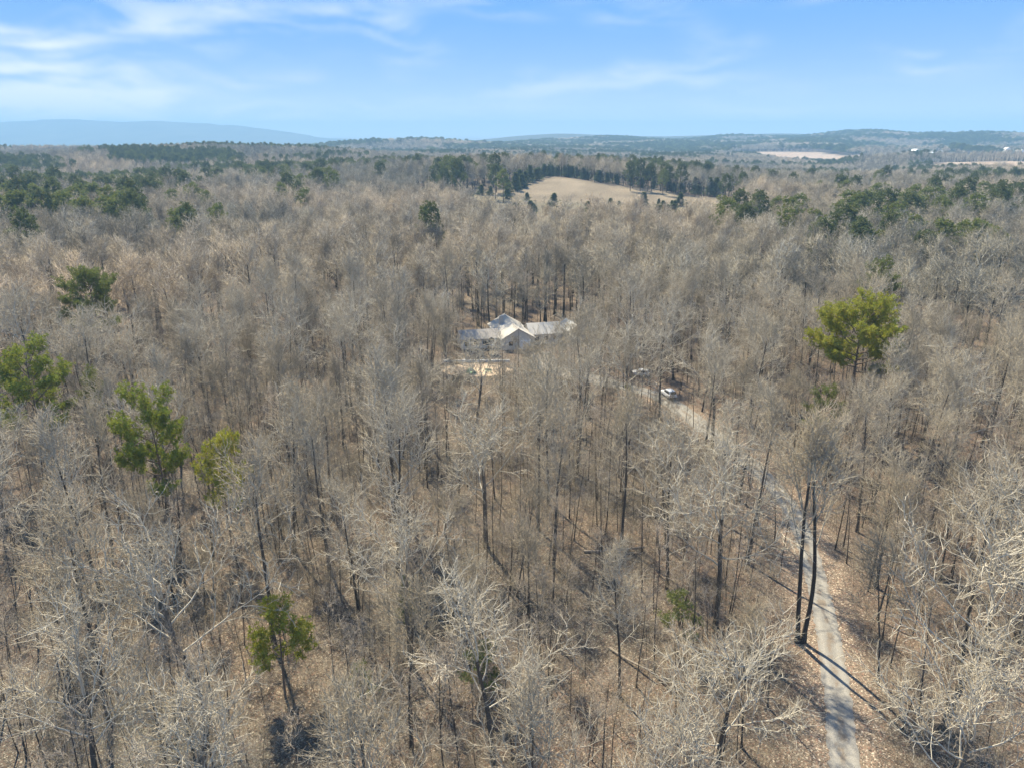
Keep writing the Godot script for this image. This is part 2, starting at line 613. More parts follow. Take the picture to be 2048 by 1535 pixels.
func make_land() -> void:
	var s := Shape.new()
	s.tinted = true
	# rings that widen with the distance, spokes closer together ahead
	var spokes := PackedFloat32Array()
	var a := -180.0
	while a < 180.0:
		spokes.append(deg_to_rad(a))
		a += 0.45 if absf(a) < 46.0 else 6.0
	spokes.append(deg_to_rad(180.0))
	var rings := PackedFloat32Array([2.0])
	var r := 14.0
	while r < 10500.0:
		rings.append(r)
		r += clampf(r * 0.033, 1.6, 190.0)
	rings.append(10800.0)
	var cols := spokes.size()
	var soft := FastNoiseLite.new()
	soft.seed = 21; soft.frequency = 0.035; soft.fractal_octaves = 3
	for ring in rings:
		for b in spokes:
			var x := sin(b) * ring
			var z := -cos(b) * ring
			s.v.append(Vector3(x, land(x, z), z))
			var e := 1.0 + ring * 0.01
			s.n.append(Vector3(land(x - e, z) - land(x + e, z), 2.0 * e, land(x, z - e) - land(x, z + e)).normalized())
			var n := soft.get_noise_2d(x, z)
			var m := patch_noise.get_noise_2d(x * 2.0, z * 2.0)
			var c := Color(0.34 + 0.12 * n, 0.34 + 0.075 * n + 0.035 * m, 0.34 + 0.04 * n + 0.04 * m)
			if ring < 150.0 and x > 15.0:
				# dry leaves swept to the sides of the drive
				var off := to_drive(Vector2(x, z))
				c = c.lerp(Color(0.66, 0.65, 0.63), 0.75 * smoothstep(4.4, 2.2, off + 1.6 * n))
			if ring > 350.0:
				if old_field(x, z):
					c = Color(0.46, 0.51, 0.46) * (1.0 + 0.5 * n)
				if cleared(x, z):
					var clay := 0.5 + 0.5 * sin(x * 0.03 + z * 0.012 + n * 5.0)
					c = Color(0.52, 0.54, 0.5) * (1.0 + 0.5 * soft.get_noise_2d(x * 0.7, z * 2.5)) if z > -900.0 else Color(1.0, 0.93, 0.86).lerp(Color(1, 1, 1), clay)
			if ring > 4700.0:  # woods too far off to build tree by tree
				c = Color(0.19, 0.25, 0.23)
			s.c.append(c)
	for k in rings.size() - 1:
		for j in cols - 1:
			var p := k * cols + j
			s.i.append(p); s.i.append(p + cols); s.i.append(p + cols + 1)
			s.i.append(p); s.i.append(p + cols + 1); s.i.append(p + 1)
	structure("ground", s.mesh(M.litter))


func make_drive() -> void:
	var s := Shape.new()
	s.tinted = true
	var n := FastNoiseLite.new()
	n.seed = 31; n.frequency = 0.35; n.fractal_octaves = 3
	var curve := Curve2D.new()
	for k in drive_line.size():
		var before: Vector2 = drive_line[maxi(k - 1, 0)]
		var after: Vector2 = drive_line[mini(k + 1, drive_line.size() - 1)]
		var t := (after - before) / 6.0
		curve.add_point(drive_line[k], -t, t)
	var total := curve.get_baked_length()
	var steps := int(total / 0.45)
	var across := 14
	for k in steps + 1:
		var d := total * k / steps
		var p := curve.sample_baked(d)
		var q := curve.sample_baked(minf(d + 0.5, total)) - curve.sample_baked(maxf(d - 0.5, 0.0))
		var side := Vector2(-q.y, q.x).normalized()
		var half := 1.27 + 0.9 * smoothstep(60.0, 110.0, d) + 1.5 * smoothstep(125.0, 150.0, d)
		for j in across + 1:
			var f := lerpf(-1.0, 1.0, float(j) / across)
			var edge := half * f
			if absf(f) > 0.99:
				edge += 0.28 * n.get_noise_2d(p.x * 3.0 + f * 50.0, p.y * 3.0)
			var o := p + side * edge
			s.v.append(on_land(o.x, o.y, 0.05 if absf(f) < 0.99 else 0.02))
			s.n.append(Vector3.UP)
			var w := absf(edge)
			var worn := exp(-pow((w - 0.75) / 0.3, 2.0))
			var leafy := smoothstep(0.12, 0.42, n.get_noise_2d(o.x * 1.7, o.y * 1.1) + 0.35 * exp(-pow(w / 0.3, 2.0)) - 0.25 * worn)
			var c := Color(0.42, 0.42, 0.42).lerp(Color(0.56, 0.555, 0.545), worn * 0.8)
			s.c.append(c.lerp(Color(0.36, 0.3, 0.25), leafy * 0.75))
	for k in steps:
		for j in across:
			var b := k * (across + 1) + j
			s.i.append(b); s.i.append(b + across + 1); s.i.append(b + across + 2)
			s.i.append(b); s.i.append(b + across + 2); s.i.append(b + 1)
	structure("driveway", s.mesh(M.gravel))


func make_mountain() -> void:
	var s := Shape.new()
	s.tinted = true
	var n := FastNoiseLite.new()
	n.seed = 8; n.frequency = 0.0011; n.fractal_octaves = 4
	var cols := 160
	var rows := 14
	for k in cols + 1:
		var x := lerpf(-9900.0, -1250.0, float(k) / cols)
		# crest heights read against the horizon: three humps, then a long fall to the right
		var t := (x + 5850.0) / 1040.0
		var crest := 158.0 * smoothstep(-2350.0, -4000.0, x) + 14.0 * sin(t * 2.6 + 0.3) + 9.0 * sin(t * 5.3) + 16.0 * n.get_noise_2d(x * 2.2, 40.0) - 20.0 * exp(-pow((x + 3120.0) / 170.0, 2.0))
		crest = maxf(crest + 88.0 * smoothstep(-1300.0, -2900.0, x), -70.0)
		for j in rows + 1:
			var f := float(j) / rows
			var z := -9450.0 + (1.0 - f) * 1500.0
			var y := crest * pow(f, 0.8) * (1.0 + 0.16 * n.get_noise_2d(x, z) * (1.0 - f)) - 75.0 * (1.0 - f)
			s.v.append(Vector3(x, y, z))
			s.n.append(Vector3(0.25 * n.get_noise_2d(x * 2.0, z * 2.0), 0.9, 0.45).normalized())
			var g := 1.0 + 0.3 * n.get_noise_2d(x * 4.0, z * 4.0)
			s.c.append(Color(0.13, 0.13, 0.1) * g)
	# the far side
	for k in cols + 1:
		var p := s.v[k * (rows + 1) + rows]
		s.v.append(Vector3(p.x, -75.0, p.z - 600.0)); s.n.append(Vector3(0, 0.6, -0.8)); s.c.append(Color(0.13, 0.13, 0.1))
	var tail := (cols + 1) * (rows + 1)
	for k in cols:
		for j in rows:
			var b := k * (rows + 1) + j
			s.i.append(b); s.i.append(b + 1); s.i.append(b + rows + 2)
			s.i.append(b); s.i.append(b + rows + 2); s.i.append(b + rows + 1)
		var e := k * (rows + 1) + rows
		s.i.append(e); s.i.append(tail + k); s.i.append(tail + k + 1)
		s.i.append(e); s.i.append(tail + k + 1); s.i.append(e + rows + 1)
	structure("mountain_ridge", s.mesh(M.far_ground))


# ---------------------------------------------------------------- house and yard
func boxed(m: Material, lo: Vector3, hi: Vector3, k := 0.0) -> ArrayMesh:
	var s := Shape.new()
	s.box(lo, hi, k)
	return s.mesh(m)

# a block with gables at both z ends; ridge along z at x = middle
func gabled_walls(x0: float, x1: float, z0: float, z1: float, eave: float, ridge: float) -> Shape:
	var s := Shape.new()
	var xm := (x0 + x1) / 2
	for z in [z0, z1]:
		s.quad(Vector3(x0, -0.3, z), Vector3(x0, eave, z), Vector3(x1, eave, z), Vector3(x1, -0.3, z))
		s.tri(Vector3(x0, eave, z), Vector3(xm, ridge, z), Vector3(x1, eave, z))
	for x in [x0, x1]:
		s.quad(Vector3(x, -0.3, z0), Vector3(x, eave, z0), Vector3(x, eave, z1), Vector3(x, -0.3, z1))
	return s

# one sloping slab from the eave line to the ridge line, with thickness
func slab(m: Material, a: Vector3, b: Vector3, c: Vector3, d: Vector3, thick := 0.16) -> ArrayMesh:
	var s := Shape.new()
	var dn := Vector3(0, -thick, 0)
	s.quad(a, b, c, d)
	s.quad(d + dn, c + dn, b + dn, a + dn)
	s.quad(a, a + dn, b + dn, b); s.quad(b, b + dn, c + dn, c); s.quad(c, c + dn, d + dn, d); s.quad(d, d + dn, a + dn, a)
	return s.mesh(m)

func gable_roof(parent: Node3D, m: Material, x0: float, x1: float, z0: float, z1: float, eave: float, ridge: float, over := 0.45) -> void:
	var xm := (x0 + x1) / 2
	var drop_ := (ridge - eave) / (xm - x0) * over
	var lift := 0.2
	part("roof_slope", slab(m, Vector3(x0 - over, eave - drop_ + lift, z0 + over), Vector3(x0 - over, eave - drop_ + lift, z1 - over), Vector3(xm - 0.01, ridge + lift, z1 - over), Vector3(xm - 0.01, ridge + lift, z0 + over)), parent)
	part("roof_slope", slab(m, Vector3(xm + 0.01, ridge + lift, z0 + over), Vector3(xm + 0.01, ridge + lift, z1 - over), Vector3(x1 + over, eave - drop_ + lift, z1 - over), Vector3(x1 + over, eave - drop_ + lift, z0 + over)), parent)
	part("ridge_cap", boxed(m, Vector3(xm - 0.14, ridge + lift - 0.08, z1 - over - 0.02), Vector3(xm + 0.14, ridge + lift + 0.05, z0 + over + 0.02), 0.03), parent)

func framed_window(parent: Node3D, at: Vector3, w: float, h: float, turn := 0.0) -> void:
	var f := Shape.new()
	f.box(Vector3(-w / 2 - 0.08, -h / 2 - 0.08, 0), Vector3(w / 2 + 0.08, -h / 2, 0.06))
	f.box(Vector3(-w / 2 - 0.08, h / 2, 0), Vector3(w / 2 + 0.08, h / 2 + 0.08, 0.06))
	f.box(Vector3(-w / 2 - 0.08, -h / 2, 0), Vector3(-w / 2, h / 2, 0.06))
	f.box(Vector3(w / 2, -h / 2, 0), Vector3(w / 2 + 0.08, h / 2, 0.06))
	var o := part("window", f.mesh(M.white), parent)
	o.position = at
	o.rotation.y = turn
	part("pane", boxed(M.glass, Vector3(-w / 2, -h / 2, 0.005), Vector3(w / 2, h / 2, 0.02)), o)

func make_homestead() -> void:
	var g := land(1.6, -184.0)
	var house := thing("house", "single-storey house with pale shingle roof, half hidden by bare branches", "house", Vector3(1.6, g, -184.0), deg_to_rad(13))
	# long block, its gable to the front with the garage door in it
	var w := gabled_walls(-4.3, 4.3, 0, -17, 3.0, 5.5)
	part("wall", w.mesh(M.wall), house)
	gable_roof(house, M.shingle, -4.3, 4.3, 0, -17, 3.0, 5.5)
	var door := part("garage_door", boxed(M.white, Vector3(0.45, -0.1, 0.0), Vector3(3.35, 2.3, 0.03)), house)
	for k in 4:
		part("panel", boxed(M.white, Vector3(0.5, 0.06 + k * 0.57, 0.032), Vector3(3.3, 0.58 + k * 0.57, 0.06), 0.012), door)
	part("trim", boxed(M.white, Vector3(0.3, 2.32, 0.004), Vector3(3.5, 2.46, 0.07)), house)
	framed_window(house, Vector3(-1.9, 1.7, 0.003), 1.3, 1.2)
	for k in 3:
		framed_window(house, Vector3(4.303, 1.6, -13.0 - 1.3 * k), 0.8, 1.2, PI / 2)
	# front wing to the right, ridge across
	var wing := part("wing", wall_across(4.3, 12.8, -3.6, -11.0, 2.9, 4.9).mesh(M.wall), house)
	roof_across(wing, M.shingle, 4.0, 13.2, -3.6, -11.0, 2.9, 4.9)
	for k in 3:
		framed_window(wing, Vector3(6.0 + k * 2.6, 1.6, -3.597), 1.2, 1.2)
	part("entrance_door", boxed(M.dark_wood, Vector3(4.75, 0, -3.597), Vector3(5.3, 2.1, -3.55)), wing)
	# low wing to the left
	var left := part("wing", wall_across(-14.5, -4.3, -3.0, -10.0, 2.7, 4.2).mesh(M.wall), house)
	roof_across(left, M.dark_shingle, -14.9, -4.0, -3.0, -10.0, 2.7, 4.2)
	for k in 4:
		framed_window(left, Vector3(-13.0 + k * 2.4, 1.5, -2.997), 1.3, 1.3)
	part("chimney", boxed(M.concrete, Vector3(-2.6, 3.5, -11.5), Vector3(-1.7, 6.6, -10.5), 0.04), house)

	var sx := 18.0
	var sz := -193.0
	var shed := thing("outbuilding", "small building with bright white gable roof right of the house", "outbuilding", on_land(sx, sz), deg_to_rad(24))
	part("wall", gabled_walls(-2.6, 2.6, 0, -7, 2.8, 4.4).mesh(M.wall), shed)
	gable_roof(shed, paint(Color(0.5, 0.5, 0.5), 0.6), -2.6, 2.6, 0, -7, 2.8, 4.4, 0.35)
	part("door", boxed(M.dark_wood, Vector3(-0.8, 0, 0), Vector3(0.8, 2.1, 0.05)), shed)

	# sandy yard before the left wing, its pale kerb, and what stands on it
	var s := Shape.new()
	s.tinted = true
	var n := FastNoiseLite.new()
	n.seed = 4; n.frequency = 0.15
	var ring := 40
	var mid := Vector2(-9.0, -166.0)
	s.v.append(on_land(mid.x, mid.y, 0.05)); s.n.append(Vector3.UP); s.c.append(Color(1.0, 0.83, 0.66))
	for k in ring:
		var a := TAU * k / ring
		var rr := 1.0 + 0.16 * n.get_noise_2d(cos(a) * 12.0, sin(a) * 12.0)
		var p := mid + Vector2(cos(a) * 8.6, sin(a) * 5.2) * rr
		s.v.append(on_land(p.x, p.y, 0.035)); s.n.append(Vector3.UP); s.c.append(Color(0.95, 0.78, 0.62))
		s.i.append(0); s.i.append(1 + k); s.i.append(1 + (k + 1) % ring)
	structure("sandy_yard", s.mesh(M.gravel))

	var kerb := thing("retaining_wall", "low pale retaining wall behind the sandy yard patch", "wall", on_land(-17.0, -172.6), 0.03)
	for k in 11:
		part("block", boxed(M.white, Vector3(k * 1.5, -0.15, -0.16), Vector3(k * 1.5 + 1.47, 0.42, 0.16), 0.03), kerb)

	var pool := thing("play_dome", "mint green domed yard toy on the sandy patch", "yard toy", on_land(-9.6, -163.2), 0.4)
	var dome := Shape.new()
	for k in 6:
		var pts := PackedVector3Array()
		for j in 9:
			var a := PI * j / 8
			pts.append(Vector3(cos(a) * 0.95, sin(a) * 1.05, -0.75 + k * 0.3))
		dome.tube(pts, tapered(9, 0.15, 0.15), 6)
	part("cover", dome.mesh(M.mint), pool)
	part("base", boxed(M.mint, Vector3(-1.1, 0.0, -0.95), Vector3(1.1, 0.14, 0.95), 0.03), pool)
	var bench := thing("garden_bench", "pale green bench right of the mint green yard toy", "bench", on_land(-5.6, -163.6), -0.2)
	part("seat", boxed(M.mint, Vector3(-0.8, 0.42, -0.25), Vector3(0.8, 0.48, 0.25), 0.01), bench)
	part("backrest", boxed(M.mint, Vector3(-0.8, 0.55, -0.32), Vector3(0.8, 0.98, -0.26), 0.01), bench)
	for x in [-0.7, 0.7]:
		part("leg", boxed(M.mint, Vector3(x - 0.04, 0, -0.31), Vector3(x + 0.04, 0.42, 0.22)), bench)

	var tower := thing("lookout_stand", "dark-roofed wooden stand on posts left of the house gable", "stand", on_land(-5.2, -180.0), 0.1)
	for x in [-0.9, 0.9]:
		for z in [-0.9, 0.9]:
			part("post", boxed(M.dark_wood, Vector3(x - 0.07, -0.2, z - 0.07), Vector3(x + 0.07, 3.3, z + 0.07)), tower)
	part("deck", boxed(M.dark_wood, Vector3(-1.1, 1.5, -1.1), Vector3(1.1, 1.62, 1.1)), tower)
	for k in 4:
		var rail := part("rail", boxed(M.dark_wood, Vector3(-1.05, 2.3, 1.0), Vector3(1.05, 2.4, 1.06)), tower)
		rail.rotation.y = k * PI / 2
	var cap := Shape.new()
	for k in 4:
		var a := PI / 4 + k * PI / 2
		var p := Vector3(cos(a), 0, sin(a)) * 1.9 + Vector3(0, 3.3, 0)
		var q := Vector3(cos(a + PI / 2), 0, sin(a + PI / 2)) * 1.9 + Vector3(0, 3.3, 0)
		cap.tri(p, Vector3(0, 4.4, 0), q)
		cap.tri(p, q, Vector3(0, 3.3, 0))
	part("roof", cap.mesh(M.black), tower)
	part("sign_board", boxed(M.white, Vector3(-0.1, 2.5, 1.08), Vector3(0.7, 2.9, 1.11)), tower)

	var hoop := thing("pole_board", "dark flat board on a slim pole beside the drive", "post", on_land(16.2, -166.5), 0.2)
	part("pole", boxed(M.black, Vector3(-0.06, -0.2, -0.06), Vector3(0.06, 3.2, 0.06)), hoop)
	part("board", boxed(M.black, Vector3(-0.75, 2.9, 0.07), Vector3(0.75, 3.5, 0.5), 0.03), hoop)
	var tub := thing("white_tub", "small white tub on the leaves between two dark trunks", "tub", on_land(12.0, -155.6))
	var t := Shape.new()
	t.tube(PackedVector3Array([Vector3(0, 0, 0), Vector3(0, 0.5, 0), Vector3(0, 0.56, 0)]), PackedFloat32Array([0.45, 0.6, 0.64]), 14)
	part("bowl", t.mesh(M.white), tub)
	var lid := Shape.new()
	lid.tube(PackedVector3Array([Vector3(0, 0.5, 0), Vector3(0, 0.6, 0), Vector3(0, 0.62, 0)]), PackedFloat32Array([0.66, 0.62, 0.01]), 14)
	part("lid", lid.mesh(M.white), tub)

func wall_across(x0: float, x1: float, z0: float, z1: float, eave: float, ridge: float) -> Shape:
	var s := Shape.new()
	var zm := (z0 + z1) / 2
	for z in [z0, z1]:
		s.quad(Vector3(x0, -0.3, z), Vector3(x0, eave, z), Vector3(x1, eave, z), Vector3(x1, -0.3, z))
	for x in [x0, x1]:
		s.quad(Vector3(x, -0.3, z0), Vector3(x, eave, z0), Vector3(x, eave, z1), Vector3(x, -0.3, z1))
		s.tri(Vector3(x, eave, z0), Vector3(x, ridge, zm), Vector3(x, eave, z1))
	return s

func roof_across(parent: Node3D, m: Material, x0: float, x1: float, z0: float, z1: float, eave: float, ridge: float) -> void:
	var zm := (z0 + z1) / 2
	var over := 0.45
	var fall := (ridge - eave) / (z0 - zm) * over
	part("roof_slope", slab(m, Vector3(x0, eave - fall + 0.2, z0 + over), Vector3(x0, ridge + 0.2, zm + 0.01), Vector3(x1, ridge + 0.2, zm + 0.01), Vector3(x1, eave - fall + 0.2, z0 + over)), parent)
	part("roof_slope", slab(m, Vector3(x0, ridge + 0.2, zm - 0.01), Vector3(x0, eave - fall + 0.2, z1 - over), Vector3(x1, eave - fall + 0.2, z1 - over), Vector3(x1, ridge + 0.2, zm - 0.01)), parent)


# ---------------------------------------------------------------- vehicles
# skin through cross-sections along the length; each section: z, [half width, height] from sill to roof
func skin(sections: Array) -> Shape:
	var s := Shape.new()
	for k in sections.size() - 1:
		var a: Array = sections[k]
		var b: Array = sections[k + 1]
		for j in a[1].size() - 1:
			var a0: Vector2 = a[1][j]
			var a1: Vector2 = a[1][j + 1]
			var b0: Vector2 = b[1][j]
			var b1: Vector2 = b[1][j + 1]
			s.quad(Vector3(a0.x, a0.y, a[0]), Vector3(a1.x, a1.y, a[0]), Vector3(b1.x, b1.y, b[0]), Vector3(b0.x, b0.y, b[0]))
			s.quad(Vector3(-b0.x, b0.y, b[0]), Vector3(-b1.x, b1.y, b[0]), Vector3(-a1.x, a1.y, a[0]), Vector3(-a0.x, a0.y, a[0]))
	for e in [sections[0], sections[-1]]:
		for j in e[1].size() - 1:
			var p: Vector2 = e[1][j]
			var q: Vector2 = e[1][j + 1]
			s.quad(Vector3(-p.x, p.y, e[0]), Vector3(-q.x, q.y, e[0]), Vector3(q.x, q.y, e[0]), Vector3(p.x, p.y, e[0]))
	return s

func wheel(parent: Node3D, at: Vector3) -> void:
	var t := Shape.new()
	t.tube(PackedVector3Array([Vector3(-0.11, 0, 0), Vector3(-0.1, 0, 0), Vector3(0.1, 0, 0), Vector3(0.11, 0, 0)]), PackedFloat32Array([0.24, 0.345, 0.345, 0.24]), 20)
	var o := part("wheel", t.mesh(M.tyre), parent)
	o.position = at
	var r := Shape.new()
	for sd in [-1.0, 1.0]:
		r.tube(PackedVector3Array([Vector3(0.06 * sd, 0, 0), Vector3(0.115 * sd, 0, 0), Vector3(0.12 * sd, 0, 0)]), PackedFloat32Array([0.24, 0.23, 0.01]), 12)
	part("rim", r.mesh(M.alloy), o)

# the nose points to -z
func car(label: String, at: Vector3, turn: float, tall: float) -> Node3D:
	var c := thing("parked_car", label, "car", at, turn, "cars parked on the drive")
	var lower := func(w: float, top: float, sill: float) -> Array:
		return [Vector2(0.01, sill), Vector2(w - 0.12, sill), Vector2(w, sill + 0.14), Vector2(w + 0.01, (sill + top) / 2), Vector2(w - 0.03, top - 0.06), Vector2(w - 0.14, top), Vector2(0.01, top + 0.02)]
	part("body", skin([[-2.3, lower.call(0.72, 0.72, 0.36)], [-2.2, lower.call(0.86, 0.84, 0.27)], [-1.5, lower.call(0.93, 0.98, 0.24)], [-0.9, lower.call(0.93, 1.03, 0.24)], [1.5, lower.call(0.93, 1.05, 0.24)], [2.15, lower.call(0.9, 1.03, 0.27)], [2.3, lower.call(0.82, 0.98, 0.38)]]).mesh(M.white_paint), c)
	var upper := func(w0: float, w1: float, top: float) -> Array:
		return [Vector2(w0, 1.0), Vector2(w1 + 0.03, top - 0.13), Vector2(w1 - 0.06, top - 0.02), Vector2(0.01, top + 0.02)]
	part("cabin", skin([[-1.05, upper.call(0.8, 0.79, 1.06)], [-0.25, upper.call(0.84, 0.66, tall - 0.05)], [0.5, upper.call(0.84, 0.67, tall)], [1.6, upper.call(0.84, 0.64, tall - 0.03)], [2.2, upper.call(0.8, 0.7, 1.12)]]).mesh(M.white_paint), c)
	# panes stand a little proud of the cabin
	for sd in [-1.0, 1.0]:
		for z in [[-0.55, 0.3], [0.38, 1.25], [1.33, 1.75]]:
			var g := Shape.new()
			var t0: float = 0.13 if z[0] < 0.0 else 0.0
			g.quad(Vector3(sd * 0.865, 1.08, z[0]), Vector3(sd * 0.735, tall - 0.16 - t0 * 1.4, z[0] + t0), Vector3(sd * 0.735, tall - 0.16, z[1]), Vector3(sd * 0.865, 1.08, z[1]))
			part("side_window", g.mesh(M.glass), c)
		part("tail_light", boxed(M.red, Vector3(sd * 0.74 - 0.1, 0.84, 2.24), Vector3(sd * 0.74 + 0.1, 1.02, 2.32), 0.02), c)
		part("headlight", boxed(M.alloy, Vector3(sd * 0.66 - 0.13, 0.6, -2.33), Vector3(sd * 0.66 + 0.13, 0.74, -2.24), 0.02), c)
		part("mirror", boxed(M.white_paint, Vector3(sd * 1.0 - 0.1, 1.03, -0.72), Vector3(sd * 1.0 + 0.1, 1.18, -0.6), 0.03), c)
		for z in [-1.42, 1.42]:
			wheel(c, Vector3(sd * 0.84, 0.345, z))
	var rear := Shape.new()
	rear.quad(Vector3(-0.66, 1.17, 2.19), Vector3(-0.58, tall - 0.13, 1.74), Vector3(0.58, tall - 0.13, 1.74), Vector3(0.66, 1.17, 2.19))
	part("rear_window", rear.mesh(M.glass), c)
	var fr := Shape.new()
	fr.quad(Vector3(0.7, 1.1, -1.02), Vector3(0.58, tall - 0.12, -0.33), Vector3(-0.58, tall - 0.12, -0.33), Vector3(-0.7, 1.1, -1.02))
	part("windscreen", fr.mesh(M.glass), c)
	part("bumper", boxed(M.black, Vector3(-0.8, 0.36, 2.27), Vector3(0.8, 0.52, 2.36), 0.03), c)
	part("number_plate", boxed(M.white, Vector3(-0.18, 0.74, 2.3), Vector3(0.18, 0.86, 2.325)), c)
	return c

func make_vehicles() -> void:
	car("white hatchback parked on the drive, tail towards the viewer", on_land(33.4, -147.0, 0.06), deg_to_rad(15), 1.74)
	car("white car seen through branches beyond the hatchback, mostly hidden", on_land(29.8, -161.5, 0.06), deg_to_rad(68), 1.62)


# ---------------------------------------------------------------- far buildings
func far_house(x: float, z: float, wide: float, deep: float, eave: float, ridge: float, turn: float, roof: Material, wall: Material, label: String) -> void:
	var o := thing("farmhouse", label, "house", on_land(x, z, -0.3), turn, "houses far off beyond the wood")
	part("wall", gabled_walls(-wide / 2, wide / 2, deep / 2, -deep / 2, eave, ridge).mesh(wall), o)
	gable_roof(o, roof, -wide / 2, wide / 2, deep / 2, -deep / 2, eave, ridge, 0.5)
	for k in 2:
		framed_window(o, Vector3(-wide * 0.22 + k * wide * 0.44, eave * 0.6, deep / 2 + 0.01), 1.6, 1.6)
	part("door", boxed(M.dark_wood, Vector3(-0.5, 0, deep / 2), Vector3(0.5, 2.1, deep / 2 + 0.05)), o)

func make_far_buildings() -> void:
	var pale := paint(Color(0.75, 0.76, 0.78))
	var grey := paint(Color(0.24, 0.26, 0.3))
	far_house(1190, -2262, 24, 20, 7, 14, 0.2, pale, pale, "largest white gabled house on the far right slope")
	far_house(1222, -2235, 12, 16, 5, 8, 0.5, pale, pale, "small white house just right of the largest white house")
	far_house(1285, -2300, 16, 14, 5, 8, -0.6, grey, pale, "grey-roofed house far off beyond the two white houses")
	far_house(1490, -2250, 16, 18, 8, 13, 0.3, pale, pale, "white house near the right edge, the lower of two")
	far_house(1500, -2325, 14, 22, 8, 14, -0.2, pale, pale, "white house near the right edge, the upper of two")
	far_house(1425, -2290, 26, 14, 5, 8, 0.1, grey, pale, "long grey-roofed house left of the right edge pair")
	far_house(795, -2240, 18, 12, 5, 7, 1.2, pale, pale, "pale shed on the bare earth of the far building site")
	far_house(-380, -2560, 30, 14, 6, 9, 1.4, pale, pale, "lone white roof on the wooded rise left of centre")


# ---------------------------------------------------------------- the woods
var stems: Array[Vector3] = []      # x, z, keep-off radius of what already stands
var sights: Array[Vector3] = []     # points that stay in view

func blocks(x: float, z: float, tall: float, wide: float) -> bool:
	for p in sights:
		var flat := Vector2(p.x, p.z)
		var far_ := flat.length()
		var dir := flat / far_
		var t := Vector2(x, z).dot(dir)
		if t > far_ + wide * 0.4 or t < 5.0:
			continue
		var off := absf(Vector2(x, z).dot(Vector2(-dir.y, dir.x)))
		if off < wide and EYE.y + (p.y - EYE.y) * (t + wide * 0.5) / far_ < tall:
			return true
	return false

func crowded(x: float, z: float, room: float) -> bool:
	for s in stems:
		var dx := s.x - x
		var dz := s.y - z
		if dx * dx + dz * dz < pow((room + s.z) * 0.5, 2.0):
			return true
	return false

var models := []       # bare tree models
func bare_models() -> void:
	var pale := [Color(0.55, 0.51, 0.435), Color(0.355, 0.31, 0.238)]
	var grey := [Color(0.45, 0.41, 0.34), Color(0.315, 0.272, 0.207)]
	var brown := [Color(0.33, 0.295, 0.238), Color(0.275, 0.236, 0.178)]
	var trunks := [mottled(Color(0.17, 0.15, 0.13), 0.45, 1.35, 0.035, Vector3(1.3, 0.5, 1.3)), mottled(Color(0.12, 0.104, 0.09), 0.45, 1.3, 0.035, Vector3(1.3, 0.5, 1.3)), mottled(Color(0.085, 0.073, 0.064), 0.5, 1.3, 0.035, Vector3(1.3, 0.5, 1.3))]
	var limbs := []
	var twigs := []
	for a in [pale, grey, brown]:
		limbs.append(mottled(a[0], 0.65, 1.2, 0.03, Vector3(1.5, 1.5, 1.5)))
		twigs.append(paint(a[1]))
	# kind 0: wide crooked crown on pale limbs
	for k in 5:
		models.append({"kind": 0, "P": {"h": 21.0 + k * 0.6, "r": 0.34, "fork": 0.36, "stem": 0.62, "thin": 0.5, "lean": 0.1, "sway": 0.07, "n1": 8 + k % 3, "tilt": 1.15, "tilt_top": 0.28, "reach": 10.5, "limb_r": 0.8, "wander": 0.23, "lift": 0.06, "n2": 10, "ratio2": 0.5, "n3": 7, "len3": 1.9, "r3": 0.032, "n4": 5, "len4": 0.9, "r4": 0.018, "trunk_material": trunks[k % 2], "limb_material": limbs[0], "twig_material": twigs[0]}})
	# kind 1: upright crown, long straight trunk
	for k in 5:
		models.append({"kind": 1, "P": {"h": 22.0 + k * 0.7, "r": 0.25, "fork": 0.36, "stem": 0.82, "thin": 0.3, "lean": 0.06, "sway": 0.05, "n1": 11 + k % 2, "tilt": 0.95, "tilt_top": 0.22, "reach": 7.6, "limb_r": 0.7, "wander": 0.17, "lift": 0.09, "n2": 8, "ratio2": 0.5, "n3": 5, "len3": 1.8, "r3": 0.028, "n4": 5, "len4": 0.95, "r4": 0.017, "trunk_material": trunks[1 + k % 2], "limb_material": limbs[1 - k % 2], "twig_material": twigs[1]}})
	# kind 2: slender dark stem with a small brushy top
	for k in 4:
		models.append({"kind": 2, "P": {"h": 16.0 + k, "r": 0.15, "fork": 0.45, "stem": 0.85, "thin": 0.25, "lean": 0.1, "sway": 0.07, "n1": 9, "tilt": 0.8, "tilt_top": 0.25, "reach": 5.0, "limb_r": 0.65, "wander": 0.17, "lift": 0.09, "n2": 6, "ratio2": 0.5, "n3": 6, "len3": 1.4, "r3": 0.024, "n4": 6, "len4": 0.75, "r4": 0.014, "trunk_material": trunks[2], "limb_material": limbs[2], "twig_material": twigs[2]}})
	# kind 3: the twin trunk that leans over the drive, few high limbs
	models.append({"kind": 3, "P": {"h": 25.0, "r": 0.27, "fork": 0.47, "stem": 0.78, "thin": 0.45, "lean": 0.0, "sway": 0.07, "n1": 8, "tilt": 0.42, "tilt_top": 0.14, "reach": 10.0, "limb_r": 0.95, "wander": 0.12, "lift": 0.1, "n2": 8, "ratio2": 0.38, "n3": 6, "len3": 1.5, "r3": 0.03, "n4": 6, "len4": 0.8, "r4": 0.016, "trunk_material": trunks[2], "limb_material": limbs[1], "twig_material": twigs[1]}})
	for m in models:
		m.merge(bare_tree(m.P))
		if m.kind == 3:
			m.second = bare_tree(m.P)

